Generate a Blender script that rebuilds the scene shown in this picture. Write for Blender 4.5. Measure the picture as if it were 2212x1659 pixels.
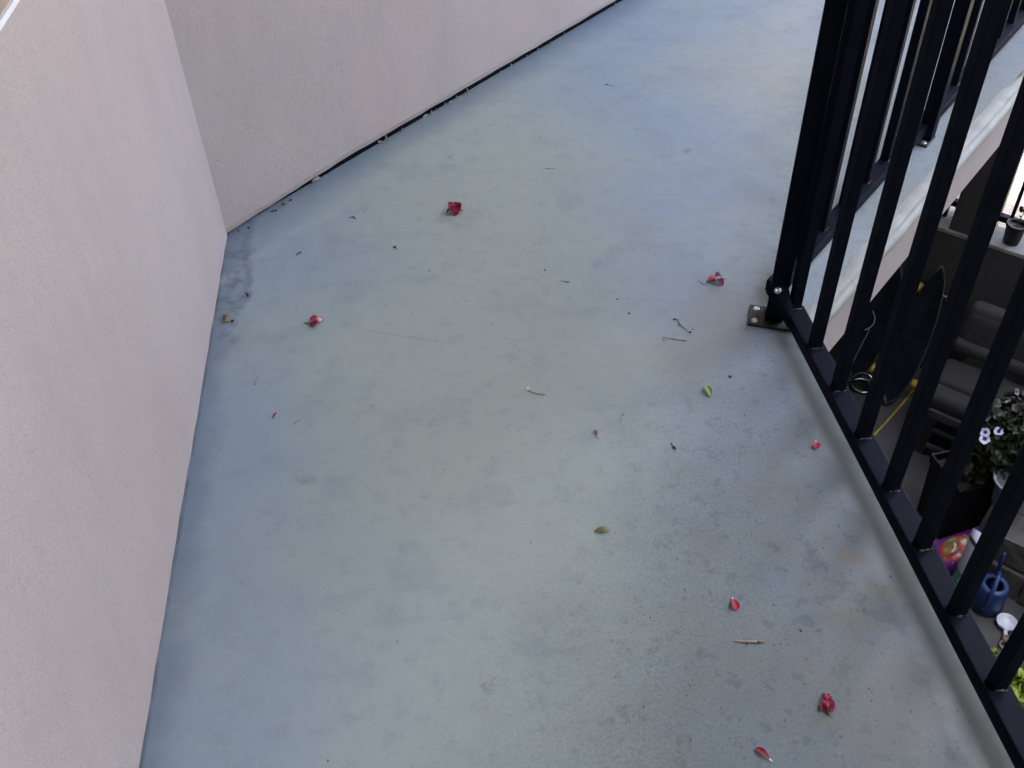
import bpy, bmesh, math, random
from mathutils import Vector, Matrix, noise

for o in list(bpy.data.objects):
    bpy.data.objects.remove(o)
SC = bpy.context.scene
COL = SC.collection
R = math.radians
S2 = math.sqrt(2)

# ------------------------------------------------------------------ camera
cam_d = bpy.data.cameras.new('camera')
cam = bpy.data.objects.new('camera', cam_d)
COL.objects.link(cam)
cam_d.sensor_width = 36
cam_d.angle = 2 * math.atan(1106 / 2122.456)
cam_d.clip_start = 0.05
cam_d.clip_end = 400
right = Vector((0.99310, -0.11817, -0.02642))
down = Vector((-0.09928, -0.67298, -0.73297))
fwd = Vector((0.06883, 0.73053, -0.67966))
fwd.normalize(); right = (right - right.dot(fwd) * fwd).normalized(); down = fwd.cross(right)
m = Matrix((right, -down, -fwd)).transposed().to_4x4()
m.translation = (0, 0, 1.3)
cam.matrix_world = m
SC.camera = cam

# ------------------------------------------------------------------ sky, sun, exposure
SUN_EL = 42.0
sun_travel = Vector((1, -1, -S2 * math.tan(R(SUN_EL)))).normalized()
world = bpy.data.worlds.new('World')
SC.world = world
world.use_nodes = True
wt = world.node_tree
bg = wt.nodes['Background']
sky = wt.nodes.new('ShaderNodeTexSky')
sky.sky_type = 'NISHITA'
sky.sun_disc = False
sky.sun_elevation = R(SUN_EL)
sky.sun_rotation = math.atan2(-sun_travel.x, -sun_travel.y)
sky.air_density = 0.35
sky.dust_density = 10.0
sky.ozone_density = 0.0
wt.links.new(sky.outputs[0], bg.inputs[0])
bg.inputs[1].default_value = 0.15
sl = bpy.data.lights.new('sun', 'SUN')
sl.energy = 5.0
sl.angle = R(0.53)
sl.color = (1.0, 0.94, 0.84)
sun = bpy.data.objects.new('sun', sl)
COL.objects.link(sun)
sun.rotation_euler = sun_travel.to_track_quat('-Z', 'Y').to_euler()
sun.location = (-20, 20, 25)
SC.view_settings.view_transform = 'Standard'
SC.view_settings.look = 'None'
SC.view_settings.gamma = 1
SC.view_settings.use_curve_mapping = False
SC.view_settings.exposure = 5.52
SC.cycles.use_denoising = True
SC.cycles.max_bounces = 8
SC.cycles.diffuse_bounces = 5

# ------------------------------------------------------------------ helpers
class MB:
    """collects vertices and faces of one mesh"""
    def __init__(s):
        s.v = []; s.f = []
    def add(s, vs, fs):
        n = len(s.v)
        s.v += [tuple(p) for p in vs]
        s.f += [tuple(i + n for i in f) for f in fs]
        return s
    def box(s, c, size, ax=(1, 0, 0), up=(0, 0, 1)):
        ax = Vector(ax).normalized(); up = Vector(up).normalized(); ay = up.cross(ax)
        c = Vector(c); hx, hy, hz = [k / 2 for k in size]
        vs = [c + ax * (i * hx) + ay * (j * hy) + up * (k * hz) for k in (-1, 1) for j in (-1, 1) for i in (-1, 1)]
        return s.add(vs, [(0, 2, 3, 1), (4, 5, 7, 6), (0, 1, 5, 4), (2, 6, 7, 3), (0, 4, 6, 2), (1, 3, 7, 5)])
    def prism(s, poly, z0, z1):
        n = len(poly)
        vs = [(p[0], p[1], z0) for p in poly] + [(p[0], p[1], z1) for p in poly]
        return s.add(vs, [tuple(range(n - 1, -1, -1)), tuple(range(n, 2 * n))] +
                     [(i, (i + 1) % n, n + (i + 1) % n, n + i) for i in range(n)])
    def tube(s, pts, r, n=8, cap=True):
        pts = [Vector(p) for p in pts]
        rs = r if isinstance(r, (list, tuple)) else [r] * len(pts)
        prev = None; vs = []
        for i, p in enumerate(pts):
            t = (pts[min(i + 1, len(pts) - 1)] - pts[max(i - 1, 0)]).normalized()
            if prev is None:
                a = t.orthogonal().normalized()
            else:
                a = (prev - t * prev.dot(t)).normalized()
            prev = a; b = t.cross(a)
            vs += [p + (a * math.cos(2 * math.pi * k / n) + b * math.sin(2 * math.pi * k / n)) * rs[i] for k in range(n)]
        fs = [(i * n + k, i * n + (k + 1) % n, (i + 1) * n + (k + 1) % n, (i + 1) * n + k) for i in range(len(pts) - 1) for k in range(n)]
        if cap:
            fs += [tuple(range(n - 1, -1, -1)), tuple((len(pts) - 1) * n + k for k in range(n))]
        return s.add(vs, fs)
    def lathe(s, prof, n=24, c=(0, 0, 0), axis=(0, 0, 1), a0=0.0, a1=2 * math.pi):
        axis = Vector(axis).normalized(); a = axis.orthogonal().normalized(); b = axis.cross(a); c = Vector(c)
        full = abs(a1 - a0 - 2 * math.pi) < 1e-6
        m_ = n if full else n + 1
        vs = [c + axis * z + (a * math.cos(a0 + (a1 - a0) * k / n) + b * math.sin(a0 + (a1 - a0) * k / n)) * r for r, z in prof for k in range(m_)]
        fs = []
        for i in range(len(prof) - 1):
            for k in range(n):
                k2 = (k + 1) % m_
                fs.append((i * m_ + k, i * m_ + k2, (i + 1) * m_ + k2, (i + 1) * m_ + k))
        return s.add(vs, fs)
    def grid(s, fn, nu, nv):
        vs = [fn(i / nu, j / nv) for j in range(nv + 1) for i in range(nu + 1)]
        w = nu + 1
        return s.add(vs, [(j * w + i, j * w + i + 1, (j + 1) * w + i + 1, (j + 1) * w + i) for j in range(nv) for i in range(nu)])
    def hull(s, pts):
        bm = bmesh.new()
        for p in pts: bm.verts.new(p)
        bmesh.ops.convex_hull(bm, input=bm.verts)
        bm.verts.ensure_lookup_table(); bm.verts.index_update()
        s.add([v.co[:] for v in bm.verts], [[v.index for v in f.verts] for f in bm.faces])
        bm.free(); return s

def wpos(o):
    p = Vector(o.location)
    return p if o.parent is None else p + wpos(o.parent)

def build(name, mb, material, parent=None, loc=None, smooth=False, bevel=0.0, seg=2, local=False, solid=0.0, subsurf=0):
    """links the mesh as ONE object; vertices are in world space unless local"""
    me = bpy.data.meshes.new(name)
    o = bpy.data.objects.new(name, me)
    COL.objects.link(o)
    if loc is not None: o.location = loc
    if parent is not None: o.parent = parent
    off = Vector((0, 0, 0)) if local else wpos(o)
    me.from_pydata([Vector(p) - off for p in mb.v], [], mb.f)
    me.update()
    bm = bmesh.new(); bm.from_mesh(me)
    bmesh.ops.recalc_face_normals(bm, faces=bm.faces)
    if bevel > 0:
        ed = [e for e in bm.edges if len(e.link_faces) == 2 and e.calc_face_angle() > 0.5]
        bmesh.ops.bevel(bm, geom=ed, offset=bevel, segments=seg, profile=0.5, affect='EDGES', clamp_overlap=True)
    bm.to_mesh(me); bm.free()
    if smooth:
        for p in me.polygons: p.use_smooth = True
    me.materials.append(material)
    if solid:
        md = o.modifiers.new('solid', 'SOLIDIFY'); md.thickness = solid; md.offset = 0
    if subsurf:
        md = o.modifiers.new('sub', 'SUBSURF'); md.levels = subsurf; md.render_levels = subsurf
    return o

def tag(o, label=None, cat=None, group=None, kind=None):
    if label: o['label'] = label
    if cat: o['category'] = cat
    if group: o['group'] = group
    if kind: o['kind'] = kind
    return o

def thing(name, label, cat, loc=(0, 0, 0), group=None, rz=0.0):
    o = bpy.data.objects.new(name, None)
    o.empty_display_size = 0.05
    COL.objects.link(o)
    o.location = loc; o.rotation_euler = (0, 0, rz)
    return tag(o, label, cat, group)

# ------------------------------------------------------------------ materials
class NT:
    def __init__(s, name):
        s.m = bpy.data.materials.new(name); s.m.use_nodes = True
        s.t = s.m.node_tree; s.b = s.t.nodes['Principled BSDF']
        s.tc = s.t.nodes.new('ShaderNodeTexCoord')
    def n(s, kind, **kw):
        x = s.t.nodes.new(kind)
        for k, v in kw.items():
            if k in x.inputs.keys() if isinstance(k, str) else False: x.inputs[k].default_value = v
            else: setattr(x, k, v)
        return x
    def link(s, a, b): s.t.links.new(a, b); return b
    def noise(s, scale, detail=4, rough=0.55, vec=None, dist=0.0):
        x = s.t.nodes.new('ShaderNodeTexNoise')
        x.inputs['Scale'].default_value = scale; x.inputs['Detail'].default_value = detail
        x.inputs['Roughness'].default_value = rough; x.inputs['Distortion'].default_value = dist
        s.link(vec if vec is not None else s.tc.outputs['Object'], x.inputs['Vector'])
        return x.outputs[0]
    def ramp(s, fac, stops):
        x = s.t.nodes.new('ShaderNodeValToRGB')
        e = x.color_ramp.elements
        while len(e) < len(stops): e.new(0.5)
        for i, (p, c) in enumerate(stops):
            e[i].position = p
            e[i].color = (c[0], c[1], c[2], 1) if isinstance(c, (tuple, list)) else (c, c, c, 1)
        s.link(fac, x.inputs[0]); return x.outputs[0]
    def mix(s, fac, a, b, mode='MIX'):
        x = s.t.nodes.new('ShaderNodeMix'); x.data_type = 'RGBA'; x.blend_type = mode; x.clamp_factor = True
        for sock, v in ((x.inputs[0], fac), (x.inputs[6], a), (x.inputs[7], b)):
            if hasattr(v, 'is_output'): s.link(v, sock)
            elif isinstance(v, (tuple, list)): sock.default_value = (v[0], v[1], v[2], 1)
            else: sock.default_value = v
        return x.outputs[2]
    def math(s, op, a, b=None, c=None, clamp=False):
        x = s.t.nodes.new('ShaderNodeMath'); x.operation = op; x.use_clamp = clamp
        for i, v in enumerate((a, b, c)):
            if v is None: continue
            if hasattr(v, 'is_output'): s.link(v, x.inputs[i])
            else: x.inputs[i].default_value = v
        return x.outputs[0]
    def mapr(s, v, a, b, c=0.0, d=1.0):
        x = s.t.nodes.new('ShaderNodeMapRange'); x.interpolation_type = 'SMOOTHSTEP'
        s.link(v, x.inputs[0])
        for i, k in enumerate((a, b, c, d)): x.inputs[1 + i].default_value = k
        return x.outputs[0]
    def bump(s, h, dist, strength=1.0, prev=None):
        x = s.t.nodes.new('ShaderNodeBump'); x.inputs['Strength'].default_value = strength; x.inputs['Distance'].default_value = dist
        s.link(h, x.inputs['Height'])
        if prev is not None: s.link(prev, x.inputs['Normal'])
        return x.outputs[0]
    def done(s, col, rough=0.6, normal=None, metal=0.0, spec=0.5):
        for sock, v in ((s.b.inputs['Base Color'], col), (s.b.inputs['Roughness'], rough)):
            if hasattr(v, 'is_output'): s.link(v, sock)
            elif isinstance(v, (tuple, list)): sock.default_value = (v[0], v[1], v[2], 1)
            else: sock.default_value = v
        s.b.inputs['Metallic'].default_value = metal
        s.b.inputs['Specular IOR Level'].default_value = spec
        if normal is not None: s.link(normal, s.b.inputs['Normal'])
        return s.m

def simple(name, col, rough=0.6, var=0.15, vscale=12, bump=0.0, bscale=80, metal=0.0, spec=0.5, tint=None):
    t = NT(name)
    a = tuple(max(0, c * (1 - var)) for c in col); b = tuple(min(1, c * (1 + var)) for c in (tint or col))
    f = t.ramp(t.noise(vscale, 5), [(0.3, a), (0.7, b)])
    nrm = t.bump(t.noise(bscale, 3), bump) if bump else None
    return t.done(f, rough, nrm, metal, spec)

def stucco(name, base, dark, light):
    t = NT(name)
    c = t.ramp(t.noise(1.7, 6, 0.6), [(0.25, dark), (0.5, base), (0.75, light)])
    st = t.n('ShaderNodeMapping'); st.inputs['Scale'].default_value = (3.0, 3.0, 0.5)
    t.link(t.tc.outputs['Object'], st.inputs[0])
    streak = t.mapr(t.noise(2.2, 4, 0.6, st.outputs[0]), 0.40, 0.72)
    c = t.mix(t.math('MULTIPLY', streak, 0.36), c, tuple(k * 0.86 for k in base))
    pinkish = t.mapr(t.noise(2.6, 3, 0.5), 0.45, 0.7)
    c = t.mix(t.math('MULTIPLY', pinkish, 0.6), c, (base[0] * 1.10, base[1] * 1.01, base[2] * 1.01))
    g = t.noise(420, 2, 0.6)
    c = t.mix(t.mapr(g, 0.42, 0.62, 0.24, 0.0), c, tuple(k * 0.55 for k in base))
    c = t.mix(t.mapr(t.noise(120, 4, 0.7), 0.54, 0.70, 0.0, 0.30), c, tuple(k * 0.62 for k in base))
    vo = t.t.nodes.new('ShaderNodeTexVoronoi'); vo.inputs['Scale'].default_value = 33; t.link(t.tc.outputs['Object'], vo.inputs['Vector'])
    dots = t.mapr(vo.outputs['Distance'], 0.03, 0.07, 0.6, 0.0)
    rnd = t.t.nodes.new('ShaderNodeSeparateColor'); t.link(vo.outputs['Color'], rnd.inputs[0])
    dots = t.math('MULTIPLY', dots, t.math('GREATER_THAN', rnd.outputs[0], 0.82))
    c = t.mix(dots, c, (0.09, 0.075, 0.065))
    n1 = t.bump(t.noise(26, 3, 0.5), 0.0016, 0.7)
    n2 = t.bump(g, 0.0009, 0.75, n1)
    n3 = t.bump(t.noise(170, 2, 0.6), 0.0008, 0.5, n2)
    return t.done(c, 0.9, n3, 0, 0.25)

MAT_STUCCO = stucco('stucco_paint', (0.468, 0.400, 0.368), (0.43, 0.368, 0.340), (0.508, 0.434, 0.398))
MAT_FASCIA = stucco('fascia_stucco', (0.30, 0.262, 0.250), (0.265, 0.235, 0.225), (0.335, 0.292, 0.275))

def floor_material():
    t = NT('weathered_deck_coating')
    ob = t.tc.outputs['Object']
    sep = t.t.nodes.new('ShaderNodeSeparateXYZ'); t.link(ob, sep.inputs[0])
    x, y = sep.outputs[0], sep.outputs[1]
    big = t.noise(1.25, 4, 0.5, dist=0.3)
    c = t.ramp(big, [(0.30, (0.240, 0.302, 0.382)), (0.46, (0.265, 0.328, 0.375)), (0.58, (0.297, 0.350, 0.348)), (0.74, (0.315, 0.350, 0.322))])
    # worn greener, greyer strip where people walk
    walk = t.mapr(t.math('ADD', t.math('ABSOLUTE', t.math('SUBTRACT', x, 0.08)), t.math('MULTIPLY', t.noise(2.0, 4), 0.45)), 0.26, 0.78, 0.82, 0.0)
    c = t.mix(walk, c, (0.352, 0.398, 0.338))
    blot = t.noise(7, 5, 0.6)
    c = t.mix(t.mapr(blot, 0.5, 0.72, 0, 0.34), c, (0.215, 0.248, 0.272))
    c = t.mix(t.mapr(t.noise(24, 6, 0.7), 0.48, 0.70, 0, 0.36), c, (0.215, 0.245, 0.258))
    c = t.mix(t.mapr(t.noise(85, 4, 0.7), 0.52, 0.68, 0, 0.30), c, (0.36, 0.395, 0.385))
    c = t.mix(t.mapr(t.noise(4.3, 4, 0.6), 0.55, 0.75, 0, 0.45), c, (0.345, 0.37, 0.36))
    # grime and grit along the open edge; near corner's dimmer light painted in too
    gx = t.mapr(t.math('SUBTRACT', t.math('MULTIPLY', x, 1.1), t.math('MULTIPLY', y, 0.42)), -0.35, 0.55)
    zone = t.math('ADD', t.math('SUBTRACT', t.math('MULTIPLY', x, 0.95), t.math('MULTIPLY', y, 0.62)), t.math('MULTIPLY', t.math('SUBTRACT', t.noise(3.2, 5, 0.6), 0.5), 0.42))
    zone = t.mapr(zone, -0.66, 0.08)
    zone = t.math('MULTIPLY', zone, t.mapr(x, -0.35, 0.35, 0.35, 1.0))
    c = t.mix(t.math('MULTIPLY', zone, 0.90), c, t.ramp(t.noise(6.5, 6, 0.7), [(0.32, (0.108, 0.134, 0.148)), (0.52, (0.116, 0.136, 0.128)), (0.68, (0.126, 0.128, 0.094))]))
    grit = t.noise(210, 3, 0.7)
    gritm = t.mapr(grit, 0.35, 0.60, 0.75, 0.0)
    c = t.mix(t.math('MULTIPLY', gritm, t.math('ADD', t.math('MULTIPLY', zone, 0.75), 0.08)), c, (0.105, 0.118, 0.125))
    fleck = t.mapr(t.noise(58, 6, 0.8), 0.55, 0.70, 0, 0.75)
    c = t.mix(t.math('MULTIPLY', fleck, t.math('ADD', t.math('MULTIPLY', zone, 0.9), 0.15)), c, (0.098, 0.100, 0.090))
    smut = t.mapr(t.noise(27, 6, 0.72), 0.545, 0.63, 0, 0.55)
    c = t.mix(t.math('MULTIPLY', smut, zone), c, (0.082, 0.094, 0.092))
    rust = t.mapr(t.noise(15, 6, 0.75), 0.60, 0.70, 0, 0.45)
    c = t.mix(t.math('MULTIPLY', rust, zone), c, (0.135, 0.118, 0.078))
    for sc_, th_, r0 in ((46, 0.80, 0.13), (95, 0.84, 0.20)):
        vo = t.t.nodes.new('ShaderNodeTexVoronoi'); vo.inputs['Scale'].default_value = sc_; t.link(ob, vo.inputs['Vector'])
        cs = t.t.nodes.new('ShaderNodeSeparateColor'); t.link(vo.outputs['Color'], cs.inputs[0])
        sp = t.math('MULTIPLY', t.mapr(vo.outputs['Distance'], r0 * 0.55, r0, 0.8, 0.0), t.math('GREATER_THAN', cs.outputs[0], th_))
        c = t.mix(t.math('MULTIPLY', sp, t.math('ADD', t.math('MULTIPLY', zone, 0.92), 0.06)), c, (0.050, 0.055, 0.055))
    # stained individually: position, radius, colour, strength
    dn = t.t.nodes.new('ShaderNodeTexNoise'); dn.inputs['Scale'].default_value = 55; dn.inputs['Detail'].default_value = 6; dn.inputs['Roughness'].default_value = 0.7
    t.link(ob, dn.inputs['Vector'])
    dv = t.t.nodes.new('ShaderNodeVectorMath'); dv.operation = 'MULTIPLY_ADD'
    t.link(dn.outputs['Color'], dv.inputs[0]); dv.inputs[1].default_value = (0.075, 0.075, 0); dv.inputs[2].default_value = (-0.0375, -0.0375, 0)
    ad = t.t.nodes.new('ShaderNodeVectorMath'); ad.operation = 'ADD'
    t.link(ob, ad.inputs[0]); t.link(dv.outputs[0], ad.inputs[1])
    brown = (0.150, 0.125, 0.085); slate = (0.078, 0.092, 0.10); grime = (0.135, 0.132, 0.105)
    stains = [(0.622, 0.910, .022, brown, .75), (0.640, 0.902, .016, brown, .6), (0.655, 0.845, .015, brown, .7), (0.652, 0.832, .018, grime, .7),
              (0.571, 0.795, .026, brown, .55), (0.600, 0.775, .020, grime, .55), (0.545, 0.80, .014, brown, .5),
              (0.560, 0.921, .011, slate, .7), (0.569, 0.900, .014, slate, .65), (0.548, 0.905, .009, slate, .6), (0.595, 0.855, .017, slate, .6),
              (0.575, 0.868, .012, slate, .55), (0.646, 0.788, .018, slate, .6), (0.655, 0.765, .016, slate, .5), (0.628, 0.790, .010, slate, .55),
              (0.61, 0.83, .012, slate, .6), (0.515, 0.80, .008, slate, .6), (0.50, 0.802, .008, slate, .65), (0.56, 0.96, .008, slate, .5),
              (0.546, 1.060, .065, grime, .38), (0.60, 1.02, .035, grime, .35), (0.62, 0.66, .09, brown, .30), (0.55, 0.58, .07, grime, .28),
              (0.56, 1.50, .09, (0.25, 0.25, 0.215), .4), (0.60, 1.58, .08, (0.25, 0.25, 0.215), .4), (0.47, 1.42, .10, (0.30, 0.32, 0.28), .35), (0.50, 1.36, .09, grime, .2), (0.34, 1.45, .12, (0.36, 0.38, 0.34), .45),
              (0.018, 0.753, .012, slate, .4), (0.688, 2.215, .016, grime, .6), (0.366, 1.752, .02, (0.22, 0.28, 0.36), .6),
              (-0.26, 1.20, .016, grime, .35), (-0.12, 0.90, .03, grime, .18), (0.10, 1.0, .10, (0.35, 0.36, 0.32), .4),
              (-0.425, 1.93, .03, (0.17, 0.185, 0.185), .45)]
    soak = t.mapr(t.noise(70, 4, 0.7), 0.34, 0.56, 0.35, 1.0)
    for sx, sy, r, colr, k in stains:
        d = t.t.nodes.new('ShaderNodeVectorMath'); d.operation = 'DISTANCE'
        t.link(ad.outputs[0], d.inputs[0]); d.inputs[1].default_value = (sx, sy, 0)
        c = t.mix(t.math('MULTIPLY', t.mapr(d.outputs['Value'], r * 0.35, r * 1.25, k, 0.0), soak), c, colr)
    # paler worn strip beside the rail; the lightening also offsets the rail's shadow
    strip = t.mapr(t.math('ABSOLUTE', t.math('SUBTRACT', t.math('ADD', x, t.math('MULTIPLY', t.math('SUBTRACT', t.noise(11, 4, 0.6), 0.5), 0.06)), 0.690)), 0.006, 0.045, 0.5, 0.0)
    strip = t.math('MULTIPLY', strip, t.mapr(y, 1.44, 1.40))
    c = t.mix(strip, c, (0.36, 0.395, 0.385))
    # darker bluish bands along the two walls, dirt patches near the corner
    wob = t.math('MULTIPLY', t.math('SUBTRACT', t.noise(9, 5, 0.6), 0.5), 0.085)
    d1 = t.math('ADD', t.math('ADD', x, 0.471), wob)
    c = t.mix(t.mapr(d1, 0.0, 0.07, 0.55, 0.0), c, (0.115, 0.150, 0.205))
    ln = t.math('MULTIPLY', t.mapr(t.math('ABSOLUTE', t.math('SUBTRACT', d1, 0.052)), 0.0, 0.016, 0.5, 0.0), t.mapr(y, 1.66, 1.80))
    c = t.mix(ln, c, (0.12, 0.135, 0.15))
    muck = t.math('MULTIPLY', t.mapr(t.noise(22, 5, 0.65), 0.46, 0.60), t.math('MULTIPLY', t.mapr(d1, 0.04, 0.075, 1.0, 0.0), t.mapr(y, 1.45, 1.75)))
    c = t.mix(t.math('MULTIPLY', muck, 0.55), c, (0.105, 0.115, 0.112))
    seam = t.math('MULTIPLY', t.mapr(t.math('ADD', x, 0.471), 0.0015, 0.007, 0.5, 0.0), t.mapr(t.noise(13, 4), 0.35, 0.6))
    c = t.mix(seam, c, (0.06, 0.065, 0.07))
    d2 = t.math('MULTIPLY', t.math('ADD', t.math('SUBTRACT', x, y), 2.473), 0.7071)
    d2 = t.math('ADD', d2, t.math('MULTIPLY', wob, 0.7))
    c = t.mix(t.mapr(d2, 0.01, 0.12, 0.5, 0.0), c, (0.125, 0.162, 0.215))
    pale = t.math('MULTIPLY', t.mapr(t.math('ABSOLUTE', t.math('SUBTRACT', d2, 0.125)), 0.0, 0.03, 0.55, 0.0), t.mapr(t.noise(20, 4), 0.4, 0.6))
    pale = t.math('MULTIPLY', pale, t.mapr(y, 2.0, 2.6, 1.0, 0.25))
    c = t.mix(pale, c, (0.37, 0.385, 0.365))
    # faint hairline across the coating
    h = t.math('ABSOLUTE', t.math('ADD', t.math('ADD', t.math('MULTIPLY', x, 0.40), y), t.math('ADD', t.math('MULTIPLY', wob, 0.12), -1.545)))
    hl = t.math('MULTIPLY', t.mapr(h, 0.0005, 0.0035, 0.35, 0.0), t.math('MULTIPLY', t.mapr(x, -0.20, -0.12), t.mapr(x, -0.02, 0.04, 1, 0)))
    c = t.mix(hl, c, (0.2, 0.22, 0.22))
    rough = t.mapr(blot, 0.3, 0.7, 0.50, 0.66)
    n1 = t.bump(t.noise(5, 3), 0.004, 0.5)
    n2 = t.bump(t.noise(60, 4, 0.6), 0.0003, 0.5, n1)
    n3 = t.bump(grit, 0.0003, 0.5, n2)
    return t.done(c, rough, n3, 0, 0.35)

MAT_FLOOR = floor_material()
MAT_BAND = simple('worn_cement_edge', (0.225, 0.23, 0.205), 0.8, 0.14, 14, 0.0012, 120)
MAT_BLACK = simple('black_powder_coat', (0.0036, 0.0044, 0.0095), 0.58, 0.2, 30, 0.00025, 260, spec=0.045)
MAT_PLATE = simple('dusty_black_plate', (0.0095, 0.0095, 0.010), 0.5, 0.4, 40, 0.0004, 200)
MAT_STEEL = simple('bright_screw_steel', (0.62, 0.62, 0.60), 0.28, 0.1, 60, metal=1.0)
MAT_WELD = simple('chipped_weld', (0.06, 0.058, 0.056), 0.6, 0.5, 260)
MAT_GAP = simple('black_gap_back', (0.003, 0.003, 0.0035), 0.8, 0.3, 60, 0.001, 90, spec=.1)
MAT_PLASTER = simple('plaster_crumb', (0.33, 0.33, 0.31), 0.9, 0.25, 120, 0.001, 300)
MAT_WHITE = simple('white_vinyl', (0.80, 0.80, 0.78), 0.4, 0.04, 20)
MAT_TAN = simple('tan_vinyl', (0.33, 0.24, 0.16), 0.6, 0.1, 20)
MAT_DGLASS = simple('dark_window_glass', (0.02, 0.025, 0.03), 0.08, 0.05, 4)
MAT_PATIO = simple('patio_concrete', (0.032, 0.033, 0.035), 0.85, 0.3, 5, 0.002, 60)
MAT_YARD = simple('sandy_yard_soil', (0.135, 0.122, 0.096), 0.95, 0.3, 9, 0.01, 30)
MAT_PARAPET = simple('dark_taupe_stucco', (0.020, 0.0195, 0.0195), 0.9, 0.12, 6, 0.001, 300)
MAT_LEDGE = simple('stained_ledge_cement', (0.13, 0.135, 0.132), 0.85, 0.4, 9, 0.001, 90)
MAT_SHADE_EAVE = simple('shade_eave_boards', (0.10, 0.065, 0.042), 0.7, 0.3, 10)
MAT_ROOF = simple('grey_roofing', (0.12, 0.12, 0.125), 0.9, 0.2, 30)
MAT_SHADE_HEDGE = simple('shade_hedge_leaf', (0.035, 0.062, 0.022), 0.6, 0.5, 7)
MAT_SHADE_HEDGE_CORE = simple('shade_hedge_core', (0.012, 0.018, 0.008), 0.9, 0.2, 7)

# ================================================================== SETTING
def along(s, off, z):
    """point along the angled bay: s metres past the corner, off metres out from its wall"""
    return Vector((-0.473 + s / S2 + off / S2, 2.0 + s / S2 - off / S2, z))

def W(t, d, z):
    """point by the parapet: t along it, d in front of its face"""
    s = 6.58 - d * S2
    return Vector((s / 2 + t / S2, s / 2 - t / S2, z))

WU = Vector((1, -1, 0)).normalized(); WN = Vector((-1, -1, 0)).normalized()
WING = 6.17                                    # length of the angled wing
BAY = Vector((1, 1, 0)).normalized(); OUT = Vector((1, -1, 0)).normalized()

ground = MB().grid(lambda u, v: (-60 + 120 * u, -60 + 120 * v, -2.53 + (0.03 * noise.noise(Vector((u * 200, v * 200, 0))) if 0 else 0)), 2, 2)
tag(build('yard_ground', ground, MAT_YARD), 'sandy tan yard soil beyond the porch, bright where the sun reaches it', kind='structure')
patio = MB().prism([(-0.2, -5.0), (4.6, -5.0), (4.6, 2.0), tuple(W(1.3, -0.15, 0))[:2], tuple(W(-2.45, -0.15, 0))[:2], (-0.2, 2.0)], -2.6, -2.5)
tag(build('patio_floor', patio, MAT_PATIO), 'dark concrete patio floor one storey below the balcony', kind='structure')

# balcony slab
EX = 0.760; EC = 1.466                         # open edge of the straight run, corner of the bay
edge_end = Vector((EX, EC, 0)) + BAY * 6.9
fl = [(-0.60, -5.0), (EX, -5.0), (EX, EC), (edge_end.x, edge_end.y), tuple(along(WING, -0.1, 0))[:2], tuple(along(-0.05, -0.1, 0))[:2], (-0.60, 1.95)]
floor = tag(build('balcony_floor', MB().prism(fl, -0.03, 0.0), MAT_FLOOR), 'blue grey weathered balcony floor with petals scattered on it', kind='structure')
fl2 = [(-0.60, -4.99), (EX - .004, -4.99), (EX - .004, EC + .0017), (edge_end.x - .003, edge_end.y + .003), tuple(along(WING - .01, -0.1, 0))[:2], tuple(along(-0.05, -0.1, 0))[:2], (-0.60, 1.94)]
build('fascia', MB().prism(fl2, -0.168, -0.0305), MAT_FASCIA, floor)
# rounded cement nosing along the open edge
def nosing():
    mb = MB(); rnd = random.Random(4)
    prof = [(-0.040, 0.0005), (-0.034, 0.0022), (-0.014, 0.0030), (-0.0105, 0.0006), (-0.0075, 0.0026), (0.001, 0.0014), (0.0055, -0.004), (0.0065, -0.014), (0.0045, -0.026), (-0.002, -0.034)]
    path = [(Vector((EX, -5 + k * 0.05, 0)), Vector((1, 0, 0))) for k in range(int((EC + 5 - .03) / .05))]
    path.append((Vector((EX, EC, 0)), Vector((1, -math.tan(R(22.5)), 0))))
    path += [(Vector((EX, EC, 0)) + BAY * (0.03 + k * 0.04), OUT) for k in range(170)]
    n = len(prof); vs = []
    for i, (p, o) in enumerate(path):
        a = noise.noise(Vector((i * 0.23, 3.1, 0))); b = noise.noise(Vector((i * 0.61, 9.7, 0)))
        for k, (x, z) in enumerate(prof):
            if k == 0: x = x + 0.012 * a
            if k in (2, 3, 4): x = x + 0.004 * b
            if k >= 5: x = x + 0.0016 * b
            vs.append(p + o * x + Vector((0, 0, z + (0.0008 * b if 0 < k < 8 else 0))))
    fs = [(i * n + k, i * n + k + 1, (i + 1) * n + k + 1, (i + 1) * n + k) for i in range(len(path) - 1) for k in range(n - 1)]
    return mb.add(vs, fs)
build('edge_band', nosing(), MAT_BAND, floor, smooth=True)

# ------------------------------------------------------------------ house
house = thing('house', 'pale pinkish stucco house with its wall bending round the balcony', 'house')
def wall_straight():
    mb = MB()
    def front(u, v):
        y = -5 + 7.0 * u; z = -0.004 + 2.56 * v
        if u == 1: y = 2.004
        dx = 0.0022 * noise.noise(Vector((y * 2.1, z * 2.1, 5))) + 0.0012 * noise.noise(Vector((y * 9, z * 9, 1)))
        if v < 0.02: dx -= 0.001 + 0.003 * abs(noise.noise(Vector((y * 30, 0, 4))))
        return (-0.471 + dx, y, z)
    mb.grid(front, 140, 52)
    mb.prism([(-0.80, -5), (-0.476, -5), (-0.476, 1.99), (-0.80, 1.99)], -2.55, 5.4)
    return mb
build('straight_wall', wall_straight(), MAT_STUCCO, house)
def gap(s):
    return 0.0060 + 0.0155 * min(1, s / 0.4) + 0.0022 * noise.noise(Vector((s * 17, 2, 0))) + 0.0010 * noise.noise(Vector((s * 60, 2, 0)))
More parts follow.
